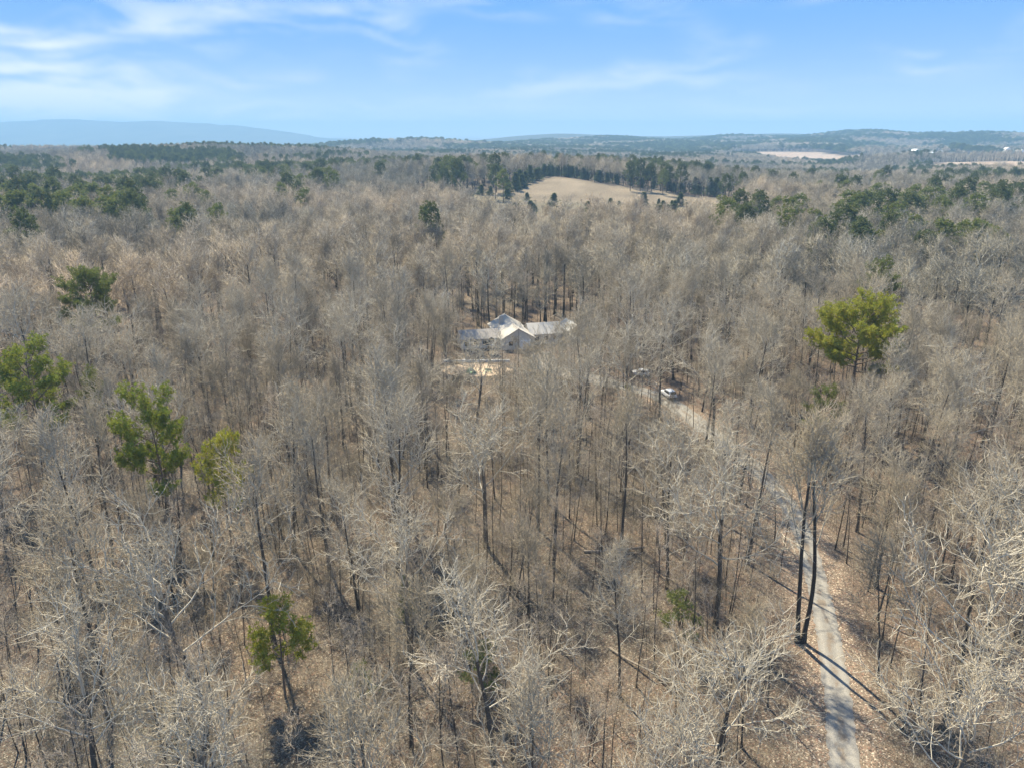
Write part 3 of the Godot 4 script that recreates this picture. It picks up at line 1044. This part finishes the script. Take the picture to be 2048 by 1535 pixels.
func plant_bare(at: Vector3, model: Dictionary, size: float, turn: float, label: String, group: String) -> Node3D:
	var o := thing("bare_tree", label, "tree", at, turn, group)
	o.scale = Vector3(size, size, size)
	for sub in ([model, model.second] if model.has("second") else [model]):
		var bits := [part("trunk", sub.trunk, o)]
		for l in sub.limbs:
			bits.append(part("limb", l, o))
		bits.append(part("twigs", sub.twigs, o))
		bits[-1].set_meta("kind", "stuff")
		if model.has("second"):
			var side := -1.0 if sub == model else 1.0
			for b in bits:
				b.position = Vector3(side * 0.3, 0, side * 0.1)
				b.rotation = Vector3(0, 0, -side * 0.06)
	return o

const NTH := ["leftmost", "second from left", "third from left", "fourth from left", "fifth from left", "sixth from left", "seventh from left", "eighth from left", "ninth from left", "tenth from left", "eleventh from left", "twelfth from left", "thirteenth from left", "fourteenth from left", "fifteenth from left", "sixteenth from left", "seventeenth from left", "eighteenth from left", "nineteenth from left", "twentieth from left"]

func side_of(x: float, z: float) -> String:
	var u := x / -z
	if u < -0.42: return "far left"
	if u < -0.22: return "left"
	if u < -0.06: return "left of centre"
	if u < 0.1: return "centre"
	if u < 0.28: return "right of centre"
	if u < 0.46: return "right"
	return "far right"

func depth_of(z: float) -> String:
	if z > -54.0: return "at the bottom edge"
	if z > -72.0: return "in the foreground"
	if z > -95.0: return "behind the foreground"
	if z > -120.0: return "in mid wood"
	if z > -150.0: return "just before the house"
	return "level with the house"

func make_woods() -> void:
	bare_models()
	for k in range(1, 6):
		sights.append(Vector3(DRIVE[k].x, 0, DRIVE[k].y))
		var m: Vector2 = (DRIVE[k] + DRIVE[k + 1]) / 2
		sights.append(Vector3(m.x, 0, m.y))
	for p in [Vector3(33.4, 0.8, -147), Vector3(-9, 0.5, -166), Vector3(-6, 0.3, -164), Vector3(-12, 0.3, -165), Vector3(5.5, 4.6, -190), Vector3(1.0, 5.6, -194), Vector3(9.5, 4.6, -190), Vector3(31, 0.5, -141), Vector3(62, 17, -126), Vector3(58, 20, -126), Vector3(-45, 15, -86), Vector3(-71, 14, -104), Vector3(-37, 11, -86), Vector3(-22, 6, -58)]:
		sights.append(p)
	# trees one can point out: place, model, size, turn, label
	var chosen := [
		[-28.8, -55.2, 0, 1.06, 2.1, "large pale bare tree with wide crooked limbs and dark leaning trunk, foreground left"],
		[-25.7, -65.9, 5, 1.03, 0.3, "tall straight-trunked grey bare tree behind the small bright green pine"],
		[-33.5, -45.5, 1, 0.86, 1.0, "white-limbed spreading bare tree cut by the bottom left corner"],
		[-22.5, -42.0, 2, 0.74, 4.0, "pale broad bare crown rising from the bottom edge, left of centre"],
		[-1.4, -48.6, 3, 0.82, 5.2, "pale crooked bare tree with forked trunk, bottom centre"],
		[-10.6, -63.0, 4, 0.8, 0.8, "white squiggly-limbed bare tree in the centre foreground"],
		[-9.0, -51.4, 11, 0.95, 2.4, "slim dark trunk with small bare crown left of the forked bottom centre tree"],
		[-17.6, -71.2, 6, 0.72, 0.0, "short dark-trunked bare tree right of the tall straight-trunked tree"],
		[31.2, -66.0, 14, 1.0, 0.15, "dark twin-stemmed bare tree standing against the left edge of the drive"],
		[39.5, -53.5, 0, 1.1, 3.6, "large pale bare tree leaning right, foreground right of the drive"],
		[36.6, -59.6, 12, 0.85, 2.2, "dark candelabra-shaped bare tree on the leafy bank right of the drive"],
		[22.6, -68.5, 1, 0.98, 2.9, "pale wide-crowned bare tree left of the twin-stemmed drive tree"],
		[16.5, -45.0, 3, 0.82, 0.4, "pale brushy bare crown at the bottom edge left of the drive"],
		[45.5, -46.5, 2, 0.85, 1.7, "pale bare tree cut by the bottom right corner"],
		[10.5, -57.8, 8, 0.66, 2.0, "small pale fan-crowned bare tree in the foreground right of centre"],
		[-6.7, -122.5, 0, 0.92, 5.6, "dark Y-forked bare tree in front of the sandy yard"],
		[20.6, -124.0, 4, 0.95, 3.1, "bare tree with V-shaped dark limbs below the parked white hatchback"],
		[12.5, -124.5, 7, 0.95, 1.1, "tall dark straight bare tree in front of the white tub"],
		[28.3, -131.0, 6, 1.0, 4.4, "thick-trunked bare tree just left of the parked white hatchback"],
		[5.5, -98.0, 9, 1.0, 0.9, "upright bare tree with low dark fork in mid wood, centre"],
	]
	var named := []
	for t in chosen:
		stems.append(Vector3(t[0], t[1], 7.0))
		named.append(t)
	for p in [Vector3(62, -126, 8), Vector3(-71.4, -103.6, 8), Vector3(-45, -85.7, 7), Vector3(-37.6, -85.6, 5), Vector3(-22.1, -57.8, 4), Vector3(-91.3, -155.8, 8)]:
		stems.append(p)
	rng.seed = 77
	var spots := []
	var cell := 6.6
	for gx in range(-24, 25):
		for gz in range(5, 31):
			var x := (gx + rng.randf()) * cell
			var z := -(gz + rng.randf()) * cell
			var d := sqrt(x * x + z * z)
			if d < 36.0 or d > 196.0 or absf(x) > -z * 0.76 + 6.0:
				continue
			spots.append([x, z, d])
	spots.sort_custom(func(a, b): return a[2] < b[2])
	var made := 0
	var rest := []
	for s in spots:
		var x: float = s[0]
		var z: float = s[1]
		var pick := rng.randf()
		var kind := 0 if pick < 0.34 else 1 if pick < 0.68 else 2
		if crowded(x, z, [8.5, 6.6, 4.4][kind] * lerpf(1.45, 1.0, smoothstep(70.0, 125.0, s[2]))) or to_drive(Vector2(x, z)) < 3.2 or in_yard(x, z):
			continue
		var idx := rng.randi_range(0, 4) if kind == 0 else rng.randi_range(5, 9) if kind == 1 else rng.randi_range(10, 13)
		var size := rng.randf_range(0.78, 1.06)
		if s[2] < 62.0: size *= rng.randf_range(0.72, 0.95)
		var tall: float = models[idx].P.h * size
		var wide: float = [5.6, 3.6, 2.3][kind] * size
		if blocks(x, z, tall, wide):
			kind = 2
			idx = rng.randi_range(10, 13)
			size = rng.randf_range(0.45, 0.75)
			if blocks(x, z, models[idx].P.h * size, 2.0 * size):
				continue
		stems.append(Vector3(x, z, [7.2, 5.4, 3.6][kind]))
		if made < 278:
			rest.append([x, z, idx, size, rng.randf() * TAU, kind])
			made += 1
		else:
			drop("wood%d" % (idx % 6), on_land(x, z), rng.randf() * TAU, Vector3.ONE * size, Color.WHITE)
	# labels: kind, depth, side, and the order from the left among those alike
	var cells := {}
	for t in rest:
		var key: String = "%d|%s|%s" % [t[5], depth_of(t[1]), side_of(t[0], t[1])]
		if not cells.has(key): cells[key] = []
		cells[key].append(t)
	var look := ["wide-crowned pale bare tree", "upright grey bare tree", "slender dark bare tree"]
	for key in cells:
		var bits: PackedStringArray = key.split("|")
		var list: Array = cells[key]
		list.sort_custom(func(a, b): return a[0] / -a[1] < b[0] / -b[1])
		for k in list.size():
			var t: Array = list[k]
			var label := "%s %s, %s" % [look[int(bits[0])], bits[1], bits[2]]
			if list.size() > 1:
				label += ", %s of %d" % [NTH[mini(k, 19)], list.size()]
			plant_bare(on_land(t[0], t[1]), models[t[2]], t[3], t[4], label, "bare trees of the near wood")
	for t in named:
		plant_bare(on_land(t[0], t[1]), models[t[2]], t[3], t[4], t[5], "bare trees of the near wood")
	scatter_far()

func in_yard(x: float, z: float) -> bool:
	if x > -22.0 and x < 26.0 and z < -159.0 and z > -204.0:
		return absf(x - 1.0) < 14.0 and z > -178.0 or x > -15.0 and x < 23.0 and z < -176.0 and z > -198.0
	return false

func scatter_far() -> void:
	# simpler trees for the distance; twigs drawn together into sprays
	var tones := [Color(0.07, 0.06, 0.05), Color(0.56, 0.51, 0.425), Color(0.285, 0.244, 0.185)]
	var mids := []
	for k in 6:
		var wide := k % 2 == 0
		mids.append(bare_tree({"h": 21.5 + k * 0.4, "r": 0.33, "fork": 0.42, "stem": 0.7, "thin": 0.4, "lean": 0.08, "sway": 0.06, "n1": 9, "tilt": 1.1 if wide else 0.8, "tilt_top": 0.25, "reach": 8.3 if wide else 6.0, "limb_r": 0.95, "wander": 0.2, "lift": 0.09, "n2": 8, "ratio2": 0.52, "n3": 5, "len3": 2.2, "r3": 0.052, "n4": 2, "len4": 1.2, "r4": 0.028, "tones": tones}))
	var fars := []
	for k in 4:
		fars.append(bare_tree({"h": 21.0 + k, "r": 0.35, "fork": 0.38, "stem": 0.7, "thin": 0.4, "lean": 0.08, "sway": 0.06, "n1": 8, "tilt": 1.05, "tilt_top": 0.25, "reach": 7.5, "limb_r": 0.9, "wander": 0.2, "lift": 0.09, "n2": 5, "ratio2": 0.5, "n3": 4, "len3": 2.3, "r3": 0.075, "n4": 2, "len4": 1.6, "r4": 0.055, "tones": tones}))
	var brush := []
	for k in 4:
		brush.append(bare_tree({"h": 3.6 + k * 1.5, "r": 0.035, "fork": 0.15, "stem": 0.9, "thin": 0.3, "lean": 0.15, "sway": 0.08, "n1": 9, "tilt": 0.9, "tilt_top": 0.3, "reach": 1.7 + 0.25 * k, "limb_r": 0.6, "wander": 0.2, "lift": 0.1, "n2": 4, "ratio2": 0.55, "n3": 3, "len3": 0.7, "r3": 0.009, "n4": 3, "len4": 0.45, "r4": 0.0075, "tones": tones}))
	for k in 3:
		brush.append(bare_tree({"h": 10.0 + k * 2.0, "r": 0.085, "fork": 0.55, "stem": 0.92, "thin": 0.3, "lean": 0.09, "sway": 0.05, "n1": 6, "tilt": 0.8, "tilt_top": 0.25, "reach": 2.6, "limb_r": 0.55, "wander": 0.18, "lift": 0.1, "n2": 4, "ratio2": 0.55, "n3": 3, "len3": 0.9, "r3": 0.014, "n4": 3, "len4": 0.55, "r4": 0.011, "tones": [Color(0.075, 0.064, 0.055), Color(0.3, 0.26, 0.22), Color(0.36, 0.31, 0.26)]}))
	for k in 2:
		brush.append(bare_tree({"h": 1.3 + k * 0.7, "r": 0.02, "fork": 0.05, "stem": 0.7, "thin": 0.4, "lean": 0.3, "sway": 0.15, "n1": 9, "tilt": 1.2, "tilt_top": 0.4, "reach": 1.1 + 0.3 * k, "limb_r": 0.6, "wander": 0.3, "lift": 0.06, "n2": 4, "ratio2": 0.6, "n3": 2, "len3": 0.5, "r3": 0.0075, "n4": 2, "len4": 0.35, "r4": 0.006, "tones": tones}))
	var conifers := [pine_model(23.0, 5.0, 0.42, 30, false, false, M.pine_green), pine_model(25.0, 5.6, 0.45, 32, false, false, M.pine_dark), pine_model(12.0, 3.2, 0.04, 34, true, false, M.pine_dark)]
	far_conifers = conifers
	# beyond the single trees, out to 700 m
	var cell := 7.0
	for gx in range(-78, 79):
		for gz in range(14, 101):
			var x := (gx + rng.randf()) * cell
			var z := -(gz + rng.randf()) * cell
			var d := sqrt(x * x + z * z)
			if d < 196.0 or d > 700.0 or absf(x) > -z * 0.8 + 8.0 or in_yard(x, z):
				continue
			if cleared(x, z):
				continue
			if old_field(x, z):
				if rng.randf() < 0.75:
					drop("wood%d" % rng.randi_range(0, 5), on_land(x, z), rng.randf() * TAU, Vector3(1, 0.75, 1) * rng.randf_range(0.14, 0.36), wood_tint(x, z))
				continue
			if rng.randf() < 0.2 - 0.35 * patch_noise.get_noise_2d(x * 5.0, z * 5.0):
				continue
			var size := rng.randf_range(0.62, 1.12)
			drop("wood%d" % rng.randi_range(0, 5), on_land(x, z), rng.randf() * TAU, Vector3(size, size * rng.randf_range(0.9, 1.1), size), wood_tint(x, z))
	cell = 9.0
	for gx in range(-230, 231):
		for gz in range(50, 290):
			var x := (gx + rng.randf()) * cell
			var z := -(gz + rng.randf()) * cell
			var d := sqrt(x * x + z * z)
			if d < 700.0 or d > 2500.0 or absf(x) > -z * 0.78 or cleared(x, z, 12.0):
				continue
			var s := rng.randf_range(0.7, 1.1)
			var n := patch_noise.get_noise_2d(x, z)
			if z < -1450.0 and x > -z * 0.46:
				n -= 0.4
			if n + 0.12 * sin(x * 0.01) + 0.12 * smoothstep(-1500.0, -2300.0, z) > 0.12 + 0.25 * rng.randf() - 0.14 * smoothstep(-1300.0, -800.0, z) * smoothstep(0.1, -0.1, x / -z):
				drop("pine%d" % rng.randi_range(0, 1), on_land(x, z), rng.randf() * TAU, Vector3.ONE * s * 0.95, Color.WHITE)
			else:
				drop("far%d" % rng.randi_range(0, 3), on_land(x, z), rng.randf() * TAU, Vector3.ONE * s, wood_tint(x, z))
	cell = 19.0
	for gx in range(-240, 241):
		for gz in range(110, 310):
			var x := (gx + rng.randf()) * cell
			var z := -(gz + rng.randf()) * cell
			var d := sqrt(x * x + z * z)
			if d < 2500.0 or d > 4900.0 or absf(x) > -z * 0.77 or cleared(x, z, 12.0):
				continue
			var s := rng.randf_range(0.8, 1.2)
			var n := patch_noise.get_noise_2d(x * 0.6, z * 0.6)
			if n > -0.2 + 0.35 * rng.randf():
				drop("pine%d" % rng.randi_range(0, 1), on_land(x, z), rng.randf() * TAU, Vector3(s * 2.0, s * 0.95, s * 2.0), Color.WHITE)
			else:
				drop("far%d" % rng.randi_range(0, 3), on_land(x, z), rng.randf() * TAU, Vector3(s * 1.9, s * 0.95, s * 1.9), wood_tint(x, z))
	# saplings and brush under the trees
	cell = 2.1
	for gx in range(-76, 77):
		for gz in range(14, 100):
			var x := (gx + rng.randf()) * cell
			var z := -(gz + rng.randf()) * cell
			if absf(x) > -z * 0.78 + 6.0 or x * x + z * z < 900.0 or x * x + z * z > 42000.0:
				continue
			var thick := patch_noise.get_noise_2d(x * 9.0, z * 9.0)
			if rng.randf() > 0.5 + thick * 0.9 or to_drive(Vector2(x, z)) < 3.4 or in_yard(x, z) or blocks(x, z, 4.0, 1.0):
				continue
			var k := rng.randi_range(0, 3)
			var s := rng.randf_range(0.55, 1.15)
			if to_drive(Vector2(x, z)) < 9.0: s *= 0.5
			drop("brush%d" % k, on_land(x, z), rng.randf() * TAU, Vector3.ONE * s, Color(0.8, 0.76, 0.7) * rng.randf_range(0.8, 1.15))
	cell = 3.6
	for gx in range(-50, 51):
		for gz in range(10, 66):
			var x := (gx + rng.randf()) * cell
			var z := -(gz + rng.randf()) * cell
			if absf(x) > -z * 0.78 + 6.0 or x * x + z * z < 1600.0 or x * x + z * z > 55000.0 or rng.randf() < 0.4:
				continue
			if to_drive(Vector2(x, z)) < 3.2 or in_yard(x, z) or blocks(x, z, 15.0, 2.8):
				continue
			drop("brush%d" % rng.randi_range(4, 6), on_land(x, z), rng.randf() * TAU, Vector3.ONE * rng.randf_range(0.65, 1.2), Color.WHITE * rng.randf_range(0.8, 1.15))
	cell = 1.5
	for gx in range(-70, 71):
		for gz in range(20, 90):
			var x := (gx + rng.randf()) * cell
			var z := -(gz + rng.randf()) * cell
			if absf(x) > -z * 0.76 + 4.0 or x * x + z * z > 17000.0 or rng.randf() > 0.62 + patch_noise.get_noise_2d(x * 14.0, z * 14.0) or to_drive(Vector2(x, z)) < 4.2:
				continue
			drop("brush%d" % rng.randi_range(7, 8), on_land(x, z), rng.randf() * TAU, Vector3.ONE * rng.randf_range(0.5, 1.2), Color.WHITE * rng.randf_range(0.7, 1.1))
	for k in 9:
		spread("brush%d" % k, brush[k].whole, "brushwood", "thin bare saplings and brush over the leaf litter", "brush")
	for k in 6:
		spread("wood%d" % k, mids[k].whole, "bare_woodland", "mass of bare grey-brown trees stretching back behind the house", "woodland")
	for k in 4:
		spread("far%d" % k, fars[k].whole, "far_woodland", "hazy bare woods covering the hills in the distance", "woodland")

var far_conifers := []

func wood_tint(x: float, z: float) -> Color:
	var a := patch_noise.get_noise_2d(x * 0.8 + 900.0, z * 0.8)
	var g := rng.randf_range(0.68, 1.28) * (1.0 + 0.42 * a)
	return Color(g * (1.0 + 0.12 * a), g, g * (1.0 - 0.1 * a))


# ---------------------------------------------------------------- evergreens one can point out
func near_pine(at: Vector3, model: Dictionary, size: Vector3, turn: float, label: String) -> void:
	var o := thing("pine_tree", label, "tree", at, turn, "pines standing among the bare trees")
	o.scale = size
	part("trunk", model.trunk, o)
	for k in model.boughs.size():
		var b := part("bough", model.boughs[k], o)
		part("needles", model.needles[k], b)

func far_pine(called: String, at: Vector3, model: Dictionary, size: Vector3, label: String, group: String) -> void:
	var o := thing(called, label, "tree", at, rng.randf() * TAU, group)
	o.scale = size
	part("trunk", model.trunk, o)
	part("crown", model.crown, o)

func make_evergreens() -> void:
	var bright := pine_model(24.0, 8.0, 0.52, 26, false, true, M.pine_bright)
	var mixed := pine_model(22.0, 7.0, 0.42, 19, false, true, M.pine_mid)
	var green := pine_model(22.0, 5.6, 0.45, 20, false, true, M.pine_green)
	var round_ := pine_model(22.0, 6.4, 0.5, 30, false, true, M.pine_green)
	var small := pine_model(10.0, 3.4, 0.4, 17, false, true, M.pine_bright)
	var olive := pine_model(10.0, 3.0, 0.3, 14, false, true, M.pine_green)
	var cedar := pine_model(12.0, 2.2, 0.08, 30, true, true, M.pine_dark)
	near_pine(on_land(62, -126), bright, Vector3.ONE, 0.6, "bright yellow-green pine with layered boughs, right of the house")
	near_pine(on_land(-72, -103.6), mixed, Vector3(0.95, 1.0, 0.95), 2.0, "broad yellow-green pine at the left edge")
	near_pine(on_land(-45, -85.7), mixed, Vector3(0.78, 0.98, 0.78), 4.1, "tall layered green pine left of centre, its twin trunks bare below")
	near_pine(on_land(-37.2, -85.0), small, Vector3(1.0, 1.55, 1.0), 1.0, "shorter bright green pine right of the tall layered pine")
	near_pine(on_land(-22.1, -57.8), small, Vector3(0.95, 0.95, 0.95), 3.0, "small bright green pine in the foreground left")
	near_pine(on_land(-91.3, -155.8), round_, Vector3(1.0, 1.12, 1.0), 0.2, "dark round-headed pine at upper left of the near wood")
	near_pine(on_land(-69, -114), green, Vector3(0.55, 0.72, 0.55), 5.0, "small dark pine right of the broad left edge pine")
	near_pine(on_land(51.8, -113.0), green, Vector3(0.62, 0.6, 0.62), 2.5, "dark shaded pine below the bright yellow-green pine")
	near_pine(on_land(93.1, -183.3), green, Vector3(0.95, 1.03, 0.95), 2.8, "dark green pine at upper right, standing alone")
	near_pine(on_land(98.0, -226.5), cedar, Vector3(1.3, 1.65, 1.3), 0.0, "narrow olive cedar left of the lone upper right pine")
	near_pine(on_land(-12.0, -70.0), cedar, Vector3(0.7, 0.5, 0.7), 0.0, "small dark cedar behind the white squiggly-limbed tree")
	near_pine(on_land(17.5, -64.0), olive, Vector3(0.8, 0.75, 0.8), 1.4, "small olive pine among brush left of the drive")
	near_pine(on_land(-3.0, -57.5), olive, Vector3(0.75, 0.62, 0.75), 4.4, "small olive pine behind the forked bottom centre tree")
	near_pine(on_land(-14.5, -56.5), olive, Vector3(0.55, 0.45, 0.55), 5.4, "tiny pale green pine in the bottom centre brush")
	# beyond the near wood
	for t in [[-125.2, -290.8, 1, 1.08, "dark pine standing alone above the bare canopy, left"], [-30.5, -286.8, 1, 1.1, "round dark pine standing alone above the bare canopy, centre"], [-170.9, -262.6, 1, 1.1, "leaning dark pine at the far left edge of the canopy"], [-178.0, -262.0, 2, 1.75, "thin cedar left of the leaning far left pine"], [-183.0, -270.0, 2, 1.7, "outermost thin cedar at the far left"], [-130.0, -330.0, 0, 1.05, "green pine behind the lone dark left pine"]]:
		var m: Dictionary = far_conifers[t[2]]
		far_pine("pine_tree", on_land(t[0], t[1]), m, Vector3.ONE * t[3], t[4], "pines standing among the bare trees")
	# stands and rows: between two bearings (x over distance ahead), nearest and farthest, count, model, size, words
	var stands := [
		[-0.70, -0.50, 330.0, 370.0, 14, 0, 1.05, "pine in the front row of the left edge stand"],
		[-0.70, -0.50, 380.0, 450.0, 18, 0, 1.05, "pine in the middle row of the left edge stand"],
		[-0.70, -0.46, 460.0, 570.0, 20, 1, 1.05, "pine in the back row of the left edge stand"],
		[-0.49, -0.40, 400.0, 640.0, 10, 1, 1.0, "pine scattered right of the left edge stand"],
		[-0.455, -0.435, 318.0, 340.0, 3, 0, 1.0, "yellowish pine in the left canopy"],
		[-0.31, -0.265, 440.0, 700.0, 8, 1, 1.0, "dark pine in the left of the two mid clumps"],
		[-0.265, -0.235, 490.0, 690.0, 6, 1, 1.05, "dark pine in the right of the two mid clumps"],
		[-0.10, -0.06, 560.0, 700.0, 8, 1, 1.05, "dark round pine left of the meadow"],
		[-0.028, -0.008, 575.0, 650.0, 3, 1, 1.05, "dark pine at the meadow's left end"],
		[0.2, 0.5, 520.0, 760.0, 18, 1, 0.95, "small far pine beyond the right-hand clumps"],
		[-0.42, -0.12, 640.0, 860.0, 19, 1, 0.95, "small far pine in the belt left of the meadow"],
		[0.15, 0.21, 655.0, 690.0, 7, 1, 0.95, "tall pine at the right end of the meadow"],
		[0.27, 0.42, 273.0, 400.0, 12, 0, 0.95, "pine in the loose clump right of centre"],
		[0.43, 0.57, 320.0, 520.0, 19, 0, 1.0, "pine in the big clump on the right"],
		[0.56, 0.71, 335.0, 520.0, 17, 1, 1.0, "pine in the clump at the right edge"],
		[0.42, 0.52, 240.0, 300.0, 6, 0, 0.92, "nearer pine below the big right clump"],
		[0.53, 0.66, 245.0, 300.0, 8, 0, 0.88, "olive pine in the low row below the right clumps"],
	]
	for s in stands:
		var list := []
		for k in s[4]:
			var far_ := sqrt(lerpf(s[2] * s[2], s[3] * s[3], rng.randf()))
			list.append(Vector2(lerpf(s[0], s[1], (k + rng.randf()) / s[4]) * far_, -far_))
		list.sort_custom(func(a, b): return a.x / -a.y < b.x / -b.y)
		for k in list.size():
			var p: Vector2 = list[k]
			var size: float = rng.randf_range(0.88, 1.1) * s[6]
			far_pine("pine_tree", on_land(p.x, p.y), far_conifers[(s[5] + (1 if rng.randf() < 0.25 else 0)) % 2], Vector3(size * 1.25, size * 1.08, size * 1.25), "%s, %s" % [s[7], NTH[k]], "pines of the middle distance")
	# the dark hedge of cedars along the top and right side of the meadow
	var hedge := [Vector2(-2, -640), Vector2(14, -700), Vector2(40, -795), Vector2(64, -765), Vector2(90, -724), Vector2(145, -684), Vector2(178, -650)]
	var row := []
	for k in 34:
		var f := k / 33.0 * (hedge.size() - 1)
		var a := mini(int(f), hedge.size() - 2)
		var p: Vector2 = hedge[a].lerp(hedge[a + 1], f - a)
		row.append(p + Vector2(rng.randf_range(-3, 3), rng.randf_range(-5, 1)))
	for k in row.size():
		var size := rng.randf_range(0.85, 1.25)
		var half := 17
		far_pine("cedar_tree", on_land(row[k].x, row[k].y), far_conifers[2], Vector3(size * 1.7, size * rng.randf_range(0.7, 1.2), size * 1.7), "dark cedar in the hedge %s of the meadow, %s" % ["along the left and top" if k < half else "down the right side", NTH[k % half]], "cedars hedging the meadow")
	# cedars dotted over the old field before the meadow
	for band in [[-650.0, -605.0, "far side", -0.14, 0.0], [-605.0, -560.0, "middle", 0.0, 0.24], [-560.0, -500.0, "nearer part", 0.0, 0.24], [-520.0, -430.0, "near side", -0.05, 0.24]]:
		var dots := []
		for k in 18:
			var z := rng.randf_range(band[0], band[1])
			dots.append(Vector2(rng.randf_range(band[3], band[4]) * -z, z))
		dots.sort_custom(func(a, b): return a.x / -a.y < b.x / -b.y)
		var nth := 0
		for p: Vector2 in dots:
			if Geometry2D.is_point_in_polygon(p, meadow):
				continue
			var size := rng.randf_range(0.3, 0.85)
			far_pine("cedar_tree", on_land(p.x, p.y), far_conifers[2], Vector3(size * 1.9, size * rng.randf_range(0.8, 1.15), size * 1.9), "dark cedar on the %s of the old field, %s" % [band[2], NTH[nth]], "cedars on the old field")
			nth += 1
	for k in 2:
		spread("pine%d" % k, far_conifers[k].crown, "far_pine_woods", "dull green pine woods patched over the distant hills", "woodland")


func make_ground_things() -> void:
	for t in [[13.5, -84.0, 8.0, 1.5, "dark fallen trunk lying across the wood right of centre", 0.2], [12.2, -62.5, 6.0, 0.65, "pale fallen log leaning beside the small fan-crowned tree", 0.16], [14.5, -118.0, 6.5, 1.35, "thin fallen log below the white tub", 0.12], [-31.0, -63.5, 3.0, 0.9, "short pale broken log behind the large foreground left tree", 0.16], [-52.0, -70.0, 6.0, 2.6, "fallen log in the left foreground brush", 0.15]]:
		var o := thing("fallen_log", t[4], "log", on_land(t[0], t[1]), t[3], "fallen logs on the leaf litter")
		var s := Shape.new()
		var pts := crooked(Vector3(0, t[5] * 0.8, -t[2] / 2), Vector3(0, 0.01, 1), t[2], 6, 0.06, 0.0)
		s.tube(pts, tapered(7, t[5], t[5] * 0.55), 8)
		part("stem", s.mesh(M.log), o)
		var b := Shape.new()
		b.tube(crooked(along(pts, 0.6), Vector3(0.7, 0.6, 0.4).normalized(), 1.2, 3, 0.2, 0.0), tapered(4, t[5] * 0.35, 0.02), 5)
		part("branch_stub", b.mesh(M.log), o)
	# a green shrub by the drive's bend
	var o := thing("evergreen_shrub", "low dark green shrub beside the drive, left of the parked hatchback", "shrub", on_land(25.4, -151.0))
	var leaf := Shape.new()
	leaf.tinted = true
	var stem := Shape.new()
	for k in 9:
		var d := Vector3(sin(k * GOLD) * 0.7, 0.8, cos(k * GOLD) * 0.7).normalized()
		var pts := crooked(Vector3(0, -0.1, 0), d, 1.4, 3, 0.2, 0.1)
		stem.tube(pts, tapered(4, 0.03, 0.01), 4)
		for q in 7:
			leaf.tint = Color.WHITE * rng.randf_range(0.7, 1.2)
			tuft(leaf, along(pts, 0.3 + 0.1 * q), d, 0.35, 14, 0.05)
	part("stems", stem.mesh(M.pine_bark), o)
	part("foliage", leaf.mesh(M.pine_green), o)
